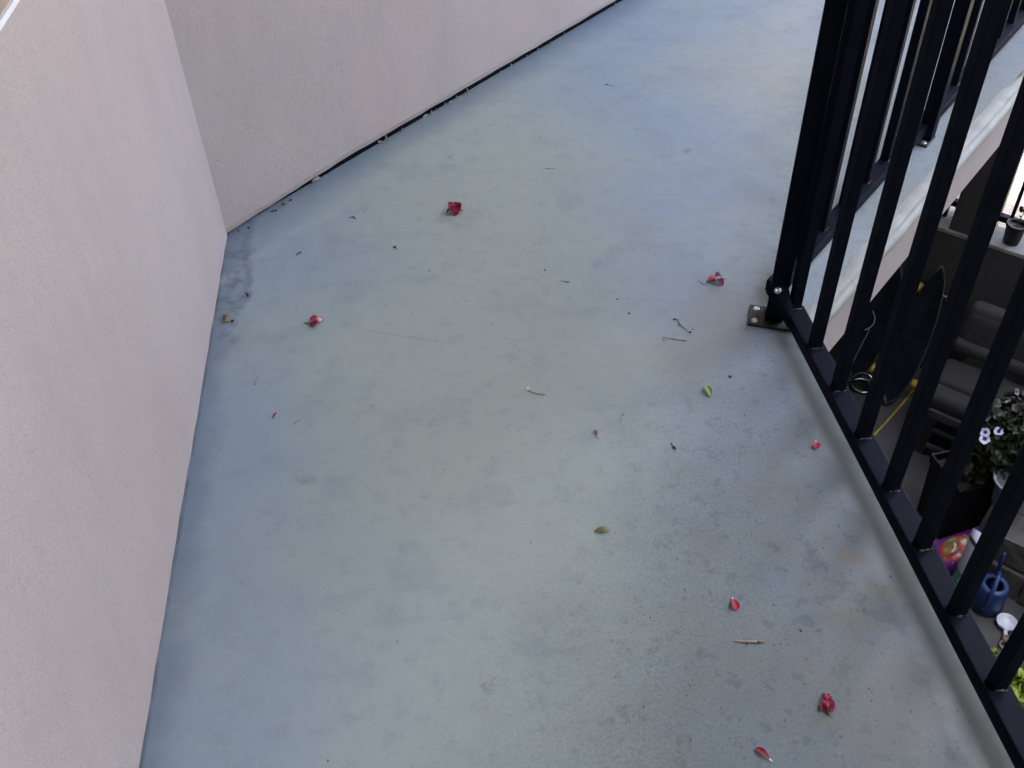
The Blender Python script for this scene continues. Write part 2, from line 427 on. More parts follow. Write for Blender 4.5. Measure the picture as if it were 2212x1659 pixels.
def wall_bay():
    mb = MB()
    def front(u, v):
        s = -0.012 + WING * u ** 1.3; z0 = gap(max(s, 0)); z = z0 + (2.56 - z0) * v ** 1.4
        d = 0.0030 * noise.noise(Vector((s * 2.1, z * 2.1, 25))) + 0.0014 * noise.noise(Vector((s * 9, z * 9, 11)))
        if v < 0.002: d = -0.004
        return along(s, d, z)
    mb.grid(front, 170, 40)
    # underside lip of the render
    mb.grid(lambda u, v: along(-0.012 + WING * u ** 1.3, -0.004 - 0.016 * v, gap(max(-0.012 + WING * u ** 1.3, 0)) + 0.0005), 170, 1)
    a, b, c, d = [tuple(along(s, o, 0))[:2] for s, o in ((0.0, -0.018), (WING, -0.018), (WING, -0.35), (-0.1, -0.35))]
    mb.prism([a, b, c, d], 0.06, 5.4)
    mb.prism([a, b, c, d], -2.55, -0.17)
    return mb
build('angled_wall', wall_bay(), MAT_STUCCO, house)
gap_back = MB().box((along(WING / 2, -0.022, 0.03)), (WING, 0.012, 0.062), ax=BAY)
build('weep_screed', gap_back, MAT_GAP, house)  # recess shade put into the colour: near-black backing behind the gap
cr = MB(); rnd = random.Random(11)
for k in range(34):
    s = 0.08 + 1.9 * rnd.random() ** 1.4
    w = rnd.uniform(0.0015, 0.006) * (3.0 if k % 12 == 0 else 1); h = gap(s) * rnd.uniform(0.2, 0.7)
    if rnd.random() < 0.35: h *= 0.4
    pts = [along(s + rnd.uniform(-w, w), -0.010 + rnd.uniform(-0.004, 0.006), rnd.uniform(0, 1) * h) for _ in range(7)]
    cr.hull(pts)
tag(build('plaster_bit', cr, MAT_PLASTER, house), 'crumbs of white plaster caught in the gap under the wall', kind='stuff')
body = MB().prism([(-9, -5), (-0.75, -5), (-0.75, 2.1), tuple(along(WING, -0.3, 0))[:2], tuple(along(WING, -8.0, 0))[:2], (-9, 6.0)], 5.4, 5.6)
build('roof', body, MAT_ROOF, house)
build('end_wall', MB().box((-4.9, -5.0, 1.4), (8.3, .3, 8.0)), MAT_STUCCO, house)
build('end_wall', MB().box(along(WING - .15, -4.1, 1.4), (.3, 7.4, 8.0), ax=BAY), MAT_STUCCO, house)
build('shade_wall', MB().box((1.9, -2.75, 1.45), (5.3, .3, 8.0)), MAT_PARAPET, house)  # added unseen dark wall behind the camera, blocks light from that side
# added unseen overhang, shaped to cut sky light on balcony and patio
SHADE_EAVE = 1.3
ev = MB().prism([(-0.47, -5), (1.2, -5), (1.2, 0.2), (SHADE_EAVE, 0.9), (SHADE_EAVE, EC + 0.6 - 0.36), tuple(Vector((SHADE_EAVE, EC + 0.24, 0)) + BAY * 6.0)[:2], tuple(along(WING, 0.0, 0))[:2], (-0.47, 2.0)], 2.56, 2.72)
build('shade_eave', ev, MAT_SHADE_EAVE, house)
# window whose white frame shows in the corner of the picture
win = build('window', MB().box((-0.466, 0.62, 0.8585), (0.020, 1.30, 0.007)).box((-0.466, 0.62, 1.6035), (0.020, 1.30, 0.007))
            .box((-0.466, -0.0265, 1.231), (0.020, 0.007, 0.738)).box((-0.466, 1.2665, 1.231), (0.020, 0.007, 0.738)), MAT_WHITE, house)
build('sash', MB().box((-0.470, 0.62, 0.881), (0.018, 1.286, 0.038)).box((-0.470, 0.62, 1.581), (0.018, 1.286, 0.038))
      .box((-0.470, -0.004, 1.231), (0.018, 0.038, 0.662)).box((-0.470, 1.244, 1.231), (0.018, 0.038, 0.662)), MAT_TAN, win)
build('pane', MB().box((-0.4705, 0.62, 1.231), (0.008, 1.21, 0.662)), MAT_DGLASS, win)

# ------------------------------------------------------------------ lower porch: parapet, column, railing
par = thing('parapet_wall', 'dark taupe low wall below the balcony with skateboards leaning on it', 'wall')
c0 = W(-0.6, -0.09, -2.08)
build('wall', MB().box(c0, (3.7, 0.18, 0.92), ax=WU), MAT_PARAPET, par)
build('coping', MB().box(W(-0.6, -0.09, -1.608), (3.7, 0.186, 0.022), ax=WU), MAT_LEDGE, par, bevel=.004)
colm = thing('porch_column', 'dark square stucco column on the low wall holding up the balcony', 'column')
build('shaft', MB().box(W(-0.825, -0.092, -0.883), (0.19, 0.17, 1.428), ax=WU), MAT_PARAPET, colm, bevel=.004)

pr = thing('porch_railing', 'black metal railing fixed on top of the low porch wall', 'railing')
build('post', MB().box(W(-0.985, -0.115, -1.0), (0.03, 0.03, 1.19), ax=WU), MAT_BLACK, pr)
build('post', MB().box(W(0.75, -0.115, -1.0), (0.03, 0.03, 1.19), ax=WU), MAT_BLACK, pr)
build('bottom_rail', MB().box(W(-0.118, -0.115, -1.505), (1.70, 0.036, 0.030), ax=WU), MAT_BLACK, pr)
build('top_rail', MB().box(W(-0.118, -0.115, -0.42), (1.70, 0.036, 0.030), ax=WU), MAT_BLACK, pr)
bal_mb = MB().box((0, 0, 0.525), (0.016, 0.016, 1.05), ax=WU)
for k in range(11):
    t_ = -0.67 + 0.125 * k
    build('baluster', bal_mb, MAT_BLACK, pr, loc=W(t_, -0.115, -1.488), local=True)

# ------------------------------------------------------------------ balcony railings
def rail_bar(p0, p1, w, h, name, parent, bev=.0022):
    p0 = Vector(p0); p1 = Vector(p1); d = p1 - p0
    return build(name, MB().box((p0 + p1) / 2, (d.length, w, h), ax=d), MAT_BLACK, parent, bevel=bev)

def share(proto, parent, loc, rz=0.0):
    o = proto.copy(); COL.objects.link(o); o.parent = parent
    o.location = Vector(loc) - wpos(parent); o.rotation_euler = (0, 0, rz)
    return o

BW = 0.0205
def baluster_mesh():
    return MB().box((0, 0, 0.485), (BW, BW, 0.98))
def weld_mesh(seed):
    rnd = random.Random(seed); mb = MB()
    for k in range(5):
        x = rnd.uniform(-.010, .012); q = rnd.uniform(.0015, .0035)
        mb.hull([(x + rnd.uniform(-q, q) * 1.5, -BW / 2 - rnd.uniform(-0.001, .003), rnd.uniform(-.0005, .0022)) for _ in range(7)])
    return mb

near = thing('near_railing', 'black balcony railing along the open edge beside the camera with a post on the corner', 'railing', (0.717, 1.49, 0))
px, py = 0.717, 1.49
POST_A = R(-22.4)
pax = Vector((math.cos(POST_A), math.sin(POST_A), 0)); pay = Vector((-math.sin(POST_A), math.cos(POST_A), 0))
pc = Vector((0.680, 1.5025, 0)) + pay * 0.0178
build('post', MB().box(pc + Vector((0.007, 0, 0.542)), (0.0355, 0.0355, 1.075), ax=pax, up=Vector((0.0135, 0, 1)) - pax * Vector((0.0135, 0, 1)).dot(pax) + pax * 0.0), MAT_BLACK, near, bevel=.0016)
plc = pc + pax * 0.0 + Vector((0, 0, 0.0030))
plate = build('base_plate', MB().box(plc - pay * .004 + pax * 0.004, (0.096, 0.066, 0.006), ax=pax), MAT_PLATE, near, bevel=.0012)
def screw(parent, p, axis, r=0.0062):
    axis = Vector(axis).normalized()
    return build('screw', MB().lathe([(r * 1.15, 0), (r * 1.1, .0012), (r * .85, .0030), (r * .42, .0038), (r * .40, .0022), (0.0001, .0022)], 18, p, axis), MAT_STEEL, parent, smooth=True)
for i in (-1, 1):
    for j in (-1, 1):
        screw(plate, plc - pay * (.004 - j * .020) + pax * (0.004 + i * .035) + Vector((0, 0, .0030)), (0, 0, 1))
# bottom rail, its bracket on the post
rail_bar((0.717, -1.6, 0.041), (0.717, 1.4855, 0.041), 0.038, 0.028, 'bottom_rail', near)
rail_bar((0.717, -1.6, 1.075), (0.717, 1.535, 1.075), 0.045, 0.030, 'top_rail', near)
fr = pc - pay * 0.0190
br = build('bracket', MB().hull([(0.6962, 1.452, 0.027), (0.6962, 1.452, 0.0562), (0.7060, 1.452, 0.027), (0.7060, 1.452, 0.0562),
        (0.6970, 1.485, .026), fr - pax * .0195 + Vector((0, 0, .078)), fr - pax * .0185 + Vector((0, 0, .098)), fr + pax * .010 + Vector((0, 0, .102)),
        fr + pax * .021 + Vector((0, 0, .099)), fr + pax * .026 + Vector((0, 0, .088)), fr + pax * .027 + Vector((0, 0, .040)), fr - pax * .0185 + pay * .004 + Vector((0, 0, .098)), fr + pax * .02 + pay * .002 + Vector((0, 0, .099))]), MAT_BLACK, near, bevel=.002)
screw(br, fr - pay * 0.010 + pax * .003 + Vector((0, 0, .0935)), -pay * .70 + Vector((0, 0, .71)), .0064)
b0 = None
for k in range(24):
    y = 1.4735 - 0.1208 * k - 0.0006 * max(0, k - 1) + BW / 2
    if b0 is None:
        b0 = build('baluster', baluster_mesh(), MAT_BLACK, near, loc=(0, 0, 0), local=True, bevel=.0012); b = b0
        b.location = Vector((0.717, y, 0.0552)) - Vector(near.location)
    else:
        b = share(b0, near, (0.717, y, 0.0552))
    if k < 10:
        build('weld', weld_mesh(k), MAT_WELD, b, local=True)
build('end_post', MB().box((0.717, -1.62, 0.542), (0.0355, 0.0355, 1.075)), MAT_BLACK, near, bevel=.0016)

far = thing('far_railing', 'black balcony railing running away along the angled edge past the corner post', 'railing', (0.70, 1.56, 0))
fd = Vector((0.694, 0.719, 0)).normalized(); fn = Vector((fd.y, -fd.x, 0))
fo = Vector((0.694, 1.556, 0))
rail_bar(fo + fd * 0.012 + Vector((0, 0, .041)), fo + fd * 5.0 + Vector((0, 0, .041)), 0.038, 0.028, 'bottom_rail', far)
rail_bar(fo + Vector((0, 0, 1.075)), fo + fd * 5.0 + Vector((0, 0, 1.075)), 0.045, 0.030, 'top_rail', far)
fa = math.atan2(fd.y, fd.x)
fb0 = None
for k in range(38):
    p = fo + fd * (0.131 + 0.1215 * k) - fn * .006 + Vector((0, 0, .0552))
    if k in (6, 20): continue
    if fb0 is None:
        fb0 = build('baluster', baluster_mesh(), MAT_BLACK, far, local=True, bevel=.0012); b = fb0
        b.location = p - Vector(far.location); b.rotation_euler = (0, 0, fa)
    else:
        b = share(fb0, far, p, fa)
    if k < 9: build('weld', weld_mesh(k + 40), MAT_WELD, b, local=True)
for q in (0.845, 2.55):
    c = fo + fd * (q + .012) + fn * .017
    build('support_post', MB().box(c + Vector((0, 0, .544)), (0.0355, 0.0355, 1.065), ax=fd), MAT_BLACK, far, bevel=.0016)
    bp = build('base_plate', MB().box(c + Vector((0, 0, .003)) - fn * 0.030, (0.066, 0.094, 0.006), ax=fd), MAT_PLATE, far, bevel=.0012)
    for i in (-1, 1):
        for j in (-1, 1):
            screw(bp, c + fd * (.020 * i) + fn * (.035 * j - .030) + Vector((0, 0, .006)), (0, 0, 1))

# ------------------------------------------------------------------ added leafy screen, out of view, blocking sky light from the patio
rnd = random.Random(2)
HX0, HX1, HZ, HZ2 = 3.5, 4.5, 0.0, 3.0
hm = MB()
for k in range(12000):
    face = rnd.random()
    y = rnd.uniform(-2.6, 3.4)
    top = HZ if y > 1.9 else HZ2
    if face < .72: p = Vector((HX0 + rnd.gauss(0, .09), y, rnd.uniform(-2.5, top)))
    else: p = Vector((rnd.uniform(HX0, HX1), y, top + rnd.gauss(0, .08)))
    d = Vector((rnd.gauss(0, 1), rnd.gauss(0, 1), rnd.gauss(0, 1))).normalized(); e = d.orthogonal().normalized(); l = rnd.uniform(.05, .09)
    hm.add([p - d * l, p + e * l * .4, p + d * l, p - e * l * .4], [(0, 1, 2, 3)])
shade_hedge = tag(build('shade_hedge', hm, MAT_SHADE_HEDGE), 'added unseen leafy screen that shades the patio from its open side', 'shade_hedge', kind='stuff')
build('shade_hedge_core', MB().box(((HX0 + HX1) / 2 + .08, 2.65, (HZ - 2.5) / 2 - .06), (HX1 - HX0 - .1, 1.5, HZ + 2.4)), MAT_SHADE_HEDGE_CORE, shade_hedge)
build('shade_hedge_core', MB().box(((HX0 + HX1) / 2 + .08, -0.36, (HZ2 - 2.5) / 2 - .06), (HX1 - HX0 - .1, 4.5, HZ2 + 2.4)), MAT_SHADE_HEDGE_CORE, shade_hedge)

# ================================================================== THINGS ON THE PATIO
M_DECK = simple('worn_black_griptape', (0.0035, 0.004, 0.006), 0.8, 0.5, 9, 0.0006, 400, spec=.1, tint=(0.004, 0.0055, 0.0105))
M_WOOD = simple('maple_ply_edge', (0.036, 0.032, 0.023), 0.6, 0.2, 30)
M_YWHEEL = simple('yellow_wheel', (0.36, 0.22, 0.012), 0.45, 0.12, 20)
M_TRUCK = simple('cast_truck_metal', (0.42, 0.42, 0.45), 0.45, 0.15, 40, metal=0.8)
M_CUSH = simple('grey_outdoor_fabric', (0.0072, 0.0077, 0.0083), 0.9, 0.12, 9, 0.001, 240)
M_CUSH2 = simple('grey_piped_fabric', (0.012, 0.0123, 0.0127), 0.9, 0.1, 9, 0.001, 240)
M_FRAME = simple('dark_bench_wood', (0.007, 0.007, 0.007), 0.6, 0.3, 18)
M_SLAT = simple('grey_bench_slat', (0.026, 0.026, 0.027), 0.7, 0.25, 18)
M_NAVY = simple('black_planter_plastic', (0.0025, 0.0028, 0.004), 0.5, 0.3, 8, spec=.2)
M_SOIL = simple('potting_soil', (0.03, 0.022, 0.016), 0.95, 0.4, 60, 0.004, 60)
M_LEAF = simple('petunia_leaf', (0.0075, 0.0135, 0.003), 0.55, 0.5, 6)
M_LEAF2 = simple('lime_leaf', (0.19, 0.27, 0.035), 0.5, 0.35, 20)
M_PETAL = simple('white_petal', (0.45, 0.47, 0.57), 0.6, 0.1, 30)
M_THROAT = simple('blue_throat', (0.035, 0.028, 0.23), 0.6, 0.2, 60)
M_CREAM = simple('dried_petal', (0.16, 0.15, 0.115), 0.8, 0.25, 60)
M_BLUE = simple('blue_plastic', (0.008, 0.026, 0.105), 0.42, 0.1, 10)
M_CUP = simple('white_enamel', (0.36, 0.39, 0.46), 0.4, 0.06, 20)
M_BROWNWOOD = simple('brown_wood_handle', (0.10, 0.075, 0.05), 0.6, 0.3, 30)
M_TEAL = simple('teal_glaze', (0.07, 0.16, 0.17), 0.4, 0.35, 22)
M_STONE = simple('rough_garden_stone', (0.042, 0.042, 0.038), 0.9, 0.45, 11, 0.006, 28)
M_YELLOW = simple('yellow_cord', (0.34, 0.24, 0.01), 0.5, 0.1, 30)
M_WIRE = simple('pale_wire', (0.10, 0.10, 0.095), 0.5, 0.1, 30)
M_GLASS = simple('green_bottle_glass', (0.055, 0.075, 0.068), 0.12, 0.2, 10)
M_CHROME = simple('polished_tin', (0.22, 0.23, 0.25), 0.25, 0.1, 20, metal=1.0)
M_POTBR = simple('dark_brown_pot', (0.0045, 0.0038, 0.0025), 0.6, 0.3, 20)
M_STEM = simple('bare_stem', (0.05, 0.04, 0.025), 0.7, 0.3, 40)

# --- skateboards leaning against the low wall
def board_frame(t0, lean_t):
    foot = W(t0, 0.385, -2.498)
    up = (W(t0 + lean_t, 0.060, -1.775) - foot)
    L = up.length; up.normalize()
    side = (WU - up * WU.dot(up)).normalized()
    nrm = side.cross(up); 
    if nrm.dot(WN) < 0: nrm = -nrm
    return foot, up, side, nrm, L

def skateboard(label, t0, lean_t, wid, length, nose):
    foot, up, side, nrm, _ = board_frame(t0, lean_t)
    th = thing('skateboard', label, 'skateboard', foot, 'skateboards leaning on the low wall')
    n = 26; prof = []
    def half(v):
        a = max(0.0, 1 - abs(2 * v - 1) ** 2.3) ** 0.60
        return wid / 2 * a * (1 - nose * max(0, v - .35) ** 1.2)
    def P(u, v, z):
        c = 0.030 * max(0, (abs(2 * v - 1) - .72) / .28) ** 1.6 - 0.012 * (1 - (2 * v - 1) ** 2)
        return foot + up * (v * length) + side * (u * half(v)) + nrm * (z + c + 0.010 * (u * u))
    def sheet(z, k=1.0):
        return lambda u, v: P((2 * u - 1) * k, 0.002 + 0.996 * v, z)
    build('deck', MB().grid(sheet(0.0), 8, n), M_WOOD, th, smooth=True, solid=0.011)
    build('grip_tape', MB().grid(sheet(0.0068, 0.965), 8, n), M_DECK, th, smooth=True)
    for v in (0.17, 0.80):
        b = P(0, v, -0.010)
        tr = build('truck', MB().box(b - nrm * 0.006, (0.055, 0.08, 0.010), ax=side, up=nrm)
                   .hull([b - nrm * .010 + side * (i * .022) + up * (j * .022) for i in (-1, 1) for j in (-1, 1)] + [b - nrm * .046 + side * (i * .045) + up * (j * .008) for i in (-1, 1) for j in (-1, 1)]),
                   M_TRUCK, th)
        build('axle', MB().tube([b - nrm * .048 - side * .098, b - nrm * .048 + side * .098], .0045, 8), M_TRUCK, tr)
        for sgn in (-1, 1):
            c = b - nrm * .048 + side * (sgn * .084)
            build('wheel', MB().lathe([(.010, -.017), (.022, -.0185), (.0275, -.013), (.0275, .013), (.022, .0185), (.010, .017), (.010, -.017)], 20, c, side), M_YWHEEL, tr, smooth=True)
    return th
skateboard('long black pointed skateboard with yellow wheels showing beside it', -0.862, -0.012, 0.168, 0.80, 0.45)
skateboard('black skateboard half hidden under the balcony edge, rounder nose', -1.10, -0.02, 0.22, 0.775, 0.10)

# --- grey cushioned bench
bench = thing('patio_bench', 'low dark bench with plump grey cushions against the taupe wall', 'bench', W(0, 0.35, -2.5))
def cushion(name, c, size, mat, ax=WU, tilt=0.0, r=None):
    up = (Vector((0, 0, 1)) * math.cos(tilt) - WN * math.sin(tilt))
    o = build(name, MB().box(c, size, ax=ax, up=up), mat, bench, bevel=r or min(size) * .42, seg=4, smooth=True)
    return o
for (ta, tb) in ((-0.66, -0.035), (-0.025, 0.60)):
    cx = (ta + tb) / 2; w = tb - ta
    cushion('back_cushion', W(cx, 0.235, -1.925), (w, 0.13, 0.22), M_CUSH, tilt=R(12))
    cushion('back_roll', W(cx, 0.215, -1.835), (w * .97, 0.105, 0.07), M_CUSH2, tilt=R(12), r=.03)
    cushion('lumbar_roll', W(cx, 0.30, -2.01), (w, 0.09, 0.075), M_CUSH2, r=.03)
    cushion('seat_cushion', W(cx, 0.44, -2.135), (w, 0.22, 0.12), M_CUSH, r=.035)
    cushion('seat_cushion', W(cx, 0.585, -2.150), (w, 0.13, 0.105), M_CUSH, r=.04)
for tt in (-0.585, 0.585):
    for dd in (0.10, 0.62):
        build('leg', MB().box(W(tt, dd, -2.35), (0.045, 0.045, 0.30), ax=WU), M_FRAME, bench)
build('seat_frame', MB().box(W(0, 0.37, -2.212), (1.21, 0.56, 0.030), ax=WU), M_FRAME, bench, bevel=.003)
build('front_rail', MB().box(W(0, 0.652, -2.205), (1.215, 0.022, 0.050), ax=WU), M_SLAT, bench, bevel=.003)
for z in (-2.315, -2.425):
    build('slat', MB().box(W(0, 0.640, z), (1.13, 0.020, 0.024), ax=WU), M_SLAT, bench, bevel=.003)
build('back_panel', MB().box(W(0, 0.56, -2.37), (1.125, 0.016, 0.25), ax=WU), M_FRAME, bench)
hook = thing('metal_hook', 'small pale metal hook lying on a rail under the grey bench', 'hook', W(-0.16, 0.642, -2.412))
build('shank', MB().tube([W(-0.20, .650, -2.4065), W(-0.165, .648, -2.405), W(-0.13, .652, -2.40), W(-0.115, .66, -2.385)], [.007, .0045, .004, .003], 8), M_CUP, hook, smooth=True)

# --- jar, wire and cord beside the boards
jx = W(-0.985, 0.52, -2.5)
jar = thing('lantern_jar', 'glass jar lantern with shiny tin rims standing by the skateboards', 'lantern', jx)
build('glass', MB().lathe([(.0001, 0.004), (.058, 0.004), (.064, .02), (.064, .13), (.052, .155)], 28, jx), M_GLASS, jar, smooth=True)
build('rim', MB().lathe([(.050, .150), (.058, .150), (.060, .168), (.054, .172), (.048, .168), (.050, .150)], 28, jx), M_CHROME, jar, smooth=True)
build('bail', MB().tube([jx + WU * (.066 * math.cos(a)) + Vector((0, 0, .16 + .075 * math.sin(a))) - WN * .02 * math.sin(a) for a in [math.pi * k / 14 for k in range(15)]], .0065, 8), M_CHROME, jar, smooth=True)
wires = thing('bent_wire', 'thin pale wire bent into a hook in front of the dark skateboard', 'wire', W(-1.12, .42, -1.93))
wp = [(2.222, 3.716, -1.90), (2.215, 3.668, -1.905), (2.185, 3.618, -1.91), (2.135, 3.592, -1.915), (2.158, 3.594, -1.92), (2.118, 3.566, -2.02), (2.09, 3.55, -2.12), (2.08, 3.56, -2.28), (2.09, 3.57, -2.5)]
def smooth_path(pts, k=6):
    pts = [Vector(p) for p in pts]; out = []
    for i in range(len(pts) - 1):
        a, b, c, d = pts[max(i - 1, 0)], pts[i], pts[i + 1], pts[min(i + 2, len(pts) - 1)]
        for j in range(k):
            t_ = j / k
            out.append(0.5 * ((2 * b) + (c - a) * t_ + (2 * a - 5 * b + 4 * c - d) * t_ ** 2 + (3 * b - a - 3 * c + d) * t_ ** 3))
    out.append(pts[-1]); return out
build('strand', MB().tube(smooth_path(wp), .0024, 6), M_WIRE, wires, smooth=True)
cord = MB().tube(smooth_path([(2.74, 3.86, -2.30), (2.70, 3.80, -2.44), (2.62, 3.735, -2.494), (2.53, 3.65, -2.495), (2.43, 3.56, -2.495), (2.33, 3.475, -2.495), (2.20, 3.36, -2.495), (2.08, 3.20, -2.495)]), .0052, 8)
tag(build('extension_lead', cord, M_YELLOW, smooth=True), 'thin bright yellow cord running over the dark patio floor', 'cord')

# --- navy planter with petunias
rnd = random.Random(5)
def leaf_cloud(n, c, rad, size, seed, lower=-.2):
    rnd = random.Random(seed); mb = MB()
    while n > 0:
        d = Vector((rnd.gauss(0, 1), rnd.gauss(0, 1), rnd.gauss(0, 1)))
        if d.length < .1: continue
        d.normalize()
        if d.z < lower: continue
        k = rnd.uniform(.45, 1.0) * (0.82 + 0.3 * noise.noise(d * 2.1 + Vector((seed, 0, 0))))
        p = Vector(c) + Vector((d.x * rad[0], d.y * rad[1], d.z * rad[2])) * k
        l = size * rnd.uniform(.6, 1.3); w = l * rnd.uniform(.32, .5)
        a = (d + Vector((rnd.gauss(0, .8), rnd.gauss(0, .8), rnd.gauss(0, .5)))).normalized(); b = a.orthogonal().normalized()
        b.rotate(Matrix.Rotation(rnd.uniform(0, 6.3), 3, a)); u = a.cross(b)
        # a pointed folded leaf of six faces
        pts = [p, p + b * l * .35 + u * w, p + b * l * .38 - a * w * .35, p + b * l * .35 - u * w, p + b * l * .75 + u * w * .6 - a * l * .06, p + b * l * .78 - a * w * .3, p + b * l * .75 - u * w * .6 - a * l * .06, p + b * l * 1.05 - a * l * .15]
        mb.add(pts, [(0, 1, 2), (0, 2, 3), (1, 4, 5, 2), (2, 5, 6, 3), (4, 7, 5), (5, 7, 6)])
        n -= 1
    return mb
pl = Vector((2.362, 2.800, -2.5))
planter = thing('petunia_planter', 'square black planter overflowing with dark foliage and white petunias', 'potted plant', pl)
pax_ = Vector((1, .12, 0)).normalized(); pay_ = Vector((-.12, 1, 0)).normalized()
def ring(h, z):
    return [pl + pax_ * (i * h) + pay_ * (j * h * 1.03) + Vector((0, 0, z)) for i, j in ((-1, -1), (1, -1), (1, 1), (-1, 1))]
pm = MB(); prof_ = [(.098, .0), (.112, .33), (.118, .335), (.120, .385), (.108, .385), (.104, .345)]
for h, z in prof_: pm.v += [tuple(p) for p in ring(h, z)]
pm.f.append((3, 2, 1, 0)); nq = len(prof_)
pm.f += [(a * 4 + k, a * 4 + (k + 1) % 4, (a + 1) * 4 + (k + 1) % 4, (a + 1) * 4 + k) for a in range(nq - 1) for k in range(4)]
pot_o = build('pot', pm, M_NAVY, planter, bevel=.004)
build('soil', MB().add(ring(.1045, .346), [(0, 1, 2, 3)]), M_SOIL, planter)
tag(build('foliage', leaf_cloud(1300, (2.47, 2.76, -1.90), (.235, .235, .24), .044, 3, -.6), M_LEAF, planter), kind='stuff')
tag(build('trailing_foliage', leaf_cloud(420, (2.385, 2.785, -2.09), (.135, .13, .12), .036, 8), M_LEAF, planter), kind='stuff')
def petunia(c, nrm, r, seed, mat=None, eye=True):
    rnd = random.Random(seed); nrm = Vector(nrm).normalized(); a = nrm.orthogonal().normalized(); b = nrm.cross(a); c = Vector(c)
    def F(u, v):
        th = 2 * math.pi * u; lob = 1 + .055 * math.cos(5 * th + seed) + .04 * math.sin(9 * th + seed)
        rr = r * (0.12 + .88 * v) * (lob if v > .5 else 1 + (lob - 1) * v * 2)
        h = -r * .55 * (1 - v) ** 2.2 + r * .07 * math.sin(5 * th + seed * 2) * v
        return c + (a * math.cos(th) + b * math.sin(th)) * rr + nrm * h
    o = build('flower', MB().grid(F, 30, 6), mat or M_PETAL, planter, smooth=True)
    if not eye: return o
    def G(u, v):
        th = 2 * math.pi * u; rr = r * .36 * v * (1 + .18 * math.cos(5 * th + seed))
        return c + (a * math.cos(th) + b * math.sin(th)) * rr + nrm * (-r * .55 * (1 - min(1, rr / r)) ** 2.2 + r * .045 + r * .05 * v)
    build('throat', MB().grid(G, 20, 3), M_THROAT, o, smooth=True)
    return o
view = Vector((-0.50, -0.62, 0.60))
petunia((2.306, 2.726, -1.80), view + Vector((-.2, 0, .15)), .020, 1)
petunia((2.366, 2.722, -1.80), view + Vector((.3, .1, 0)), .0195, 2)
petunia((2.286, 2.688, -1.80), view + Vector((0, -.1, .1)), .0215, 3)
petunia((2.357, 2.813, -1.80), view + Vector((-.5, .5, .3)), .018, 4, M_CREAM)
for k, (p, r_) in enumerate([((2.44, 2.83, -1.73), .022), ((2.49, 2.86, -1.71), .026), ((2.515, 2.84, -1.70), .022), ((2.55, 2.86, -1.70), .02), ((2.42, 2.76, -1.80), .018), ((2.43, 2.80, -1.78), .018), ((2.52, 2.77, -1.79), .02), ((2.36, 2.70, -2.02), .016), ((2.30, 2.72, -2.06), .014)]):
    petunia(p, view + Vector((math.sin(k * 2.1), math.cos(k * 1.7), .2)) * 1.2, r_ * .62, 10 + k, M_CREAM, k % 4 == 1)

# --- low stone edging, tin pot, bags
stonew = thing('stone_edging', 'row of rough grey garden stones beside the black planter', 'stone edging', (2.55, 2.60, -2.5))
rnd = random.Random(9)
sp0 = Vector((2.335, 2.445, -2.5)); sp1 = Vector((2.95, 3.07, -2.5))
sdir = (sp1 - sp0).normalized(); snr = Vector((sdir.y, -sdir.x, 0))
pos = 0.0
while pos < .95:
    l = rnd.uniform(.15, .22)
    for lay in range(2):
        for row in range(2):
            c = sp0 + sdir * (pos + l / 2 + rnd.uniform(-.02, .02)) + snr * (.10 + .17 * row) + Vector((0, 0, .085 + .165 * lay))
            hs = Vector((l / 2 * .97, .082, .081))
            pts = []
            for i in (-1, 1):
                for j in (-1, 1):
                    for k in (-1, 1):
                        for q in range(2):
                            pts.append(c + sdir * (i * hs.x * rnd.uniform(.86, 1)) + snr * (j * hs.y * rnd.uniform(.84, 1)) + Vector((0, 0, k * hs.z * rnd.uniform(.86, 1))))
            build('stone', MB().hull(pts), M_STONE, stonew, bevel=.008)
    pos += l
tp = Vector((2.455, 2.605, -2.169))
tin = thing('enamel_pail', 'white rimmed teal pail standing on the rough stones', 'pail', tp)
build('body', MB().lathe([(.0001, .002), (.055, .002), (.060, .01), (.080, .155)], 30, tp), M_TEAL, tin, smooth=True)
build('rim', MB().lathe([(.079, .150), (.086, .152), (.100, .172), (.096, .176), (.078, .160), (.060, .10), (.0001, .09)], 30, tp), M_CUP, tin, smooth=True)

def bag(name, label, cat, corners, thick, mat, seed, n=14):
    """soft sack; corners: two at the top, two at the bottom"""
    A, B, C, D = [Vector(c) for c in corners]
    nr = ((B - A).cross(D - A)).normalized()
    if nr.dot(view) < 0: nr = -nr
    o = thing(name, label, cat, (A + B + C + D) / 4)
    def F(s):
        def f(u, v):
            p = (A * (1 - u) + B * u) * (1 - v) + (D * (1 - u) + C * u) * v
            e = (1 - abs(2 * u - 1) ** 3) * (1 - abs(2 * v - 1) ** 4)
            w = noise.noise(Vector((u * 4, v * 5, seed))) * .25 + noise.noise(Vector((u * 9, v * 11, seed))) * .10
            return p + nr * (s * thick * .5 * max(0, e) * (1 + w) + thick * .06 * noise.noise(Vector((u * 7, v * 7, seed + 3))))
        return f
    mb = MB().grid(F(1), n, n); 
    mb.grid(F(-1), n, n)
    build('sack', mb, mat, o, smooth=True)
    return o
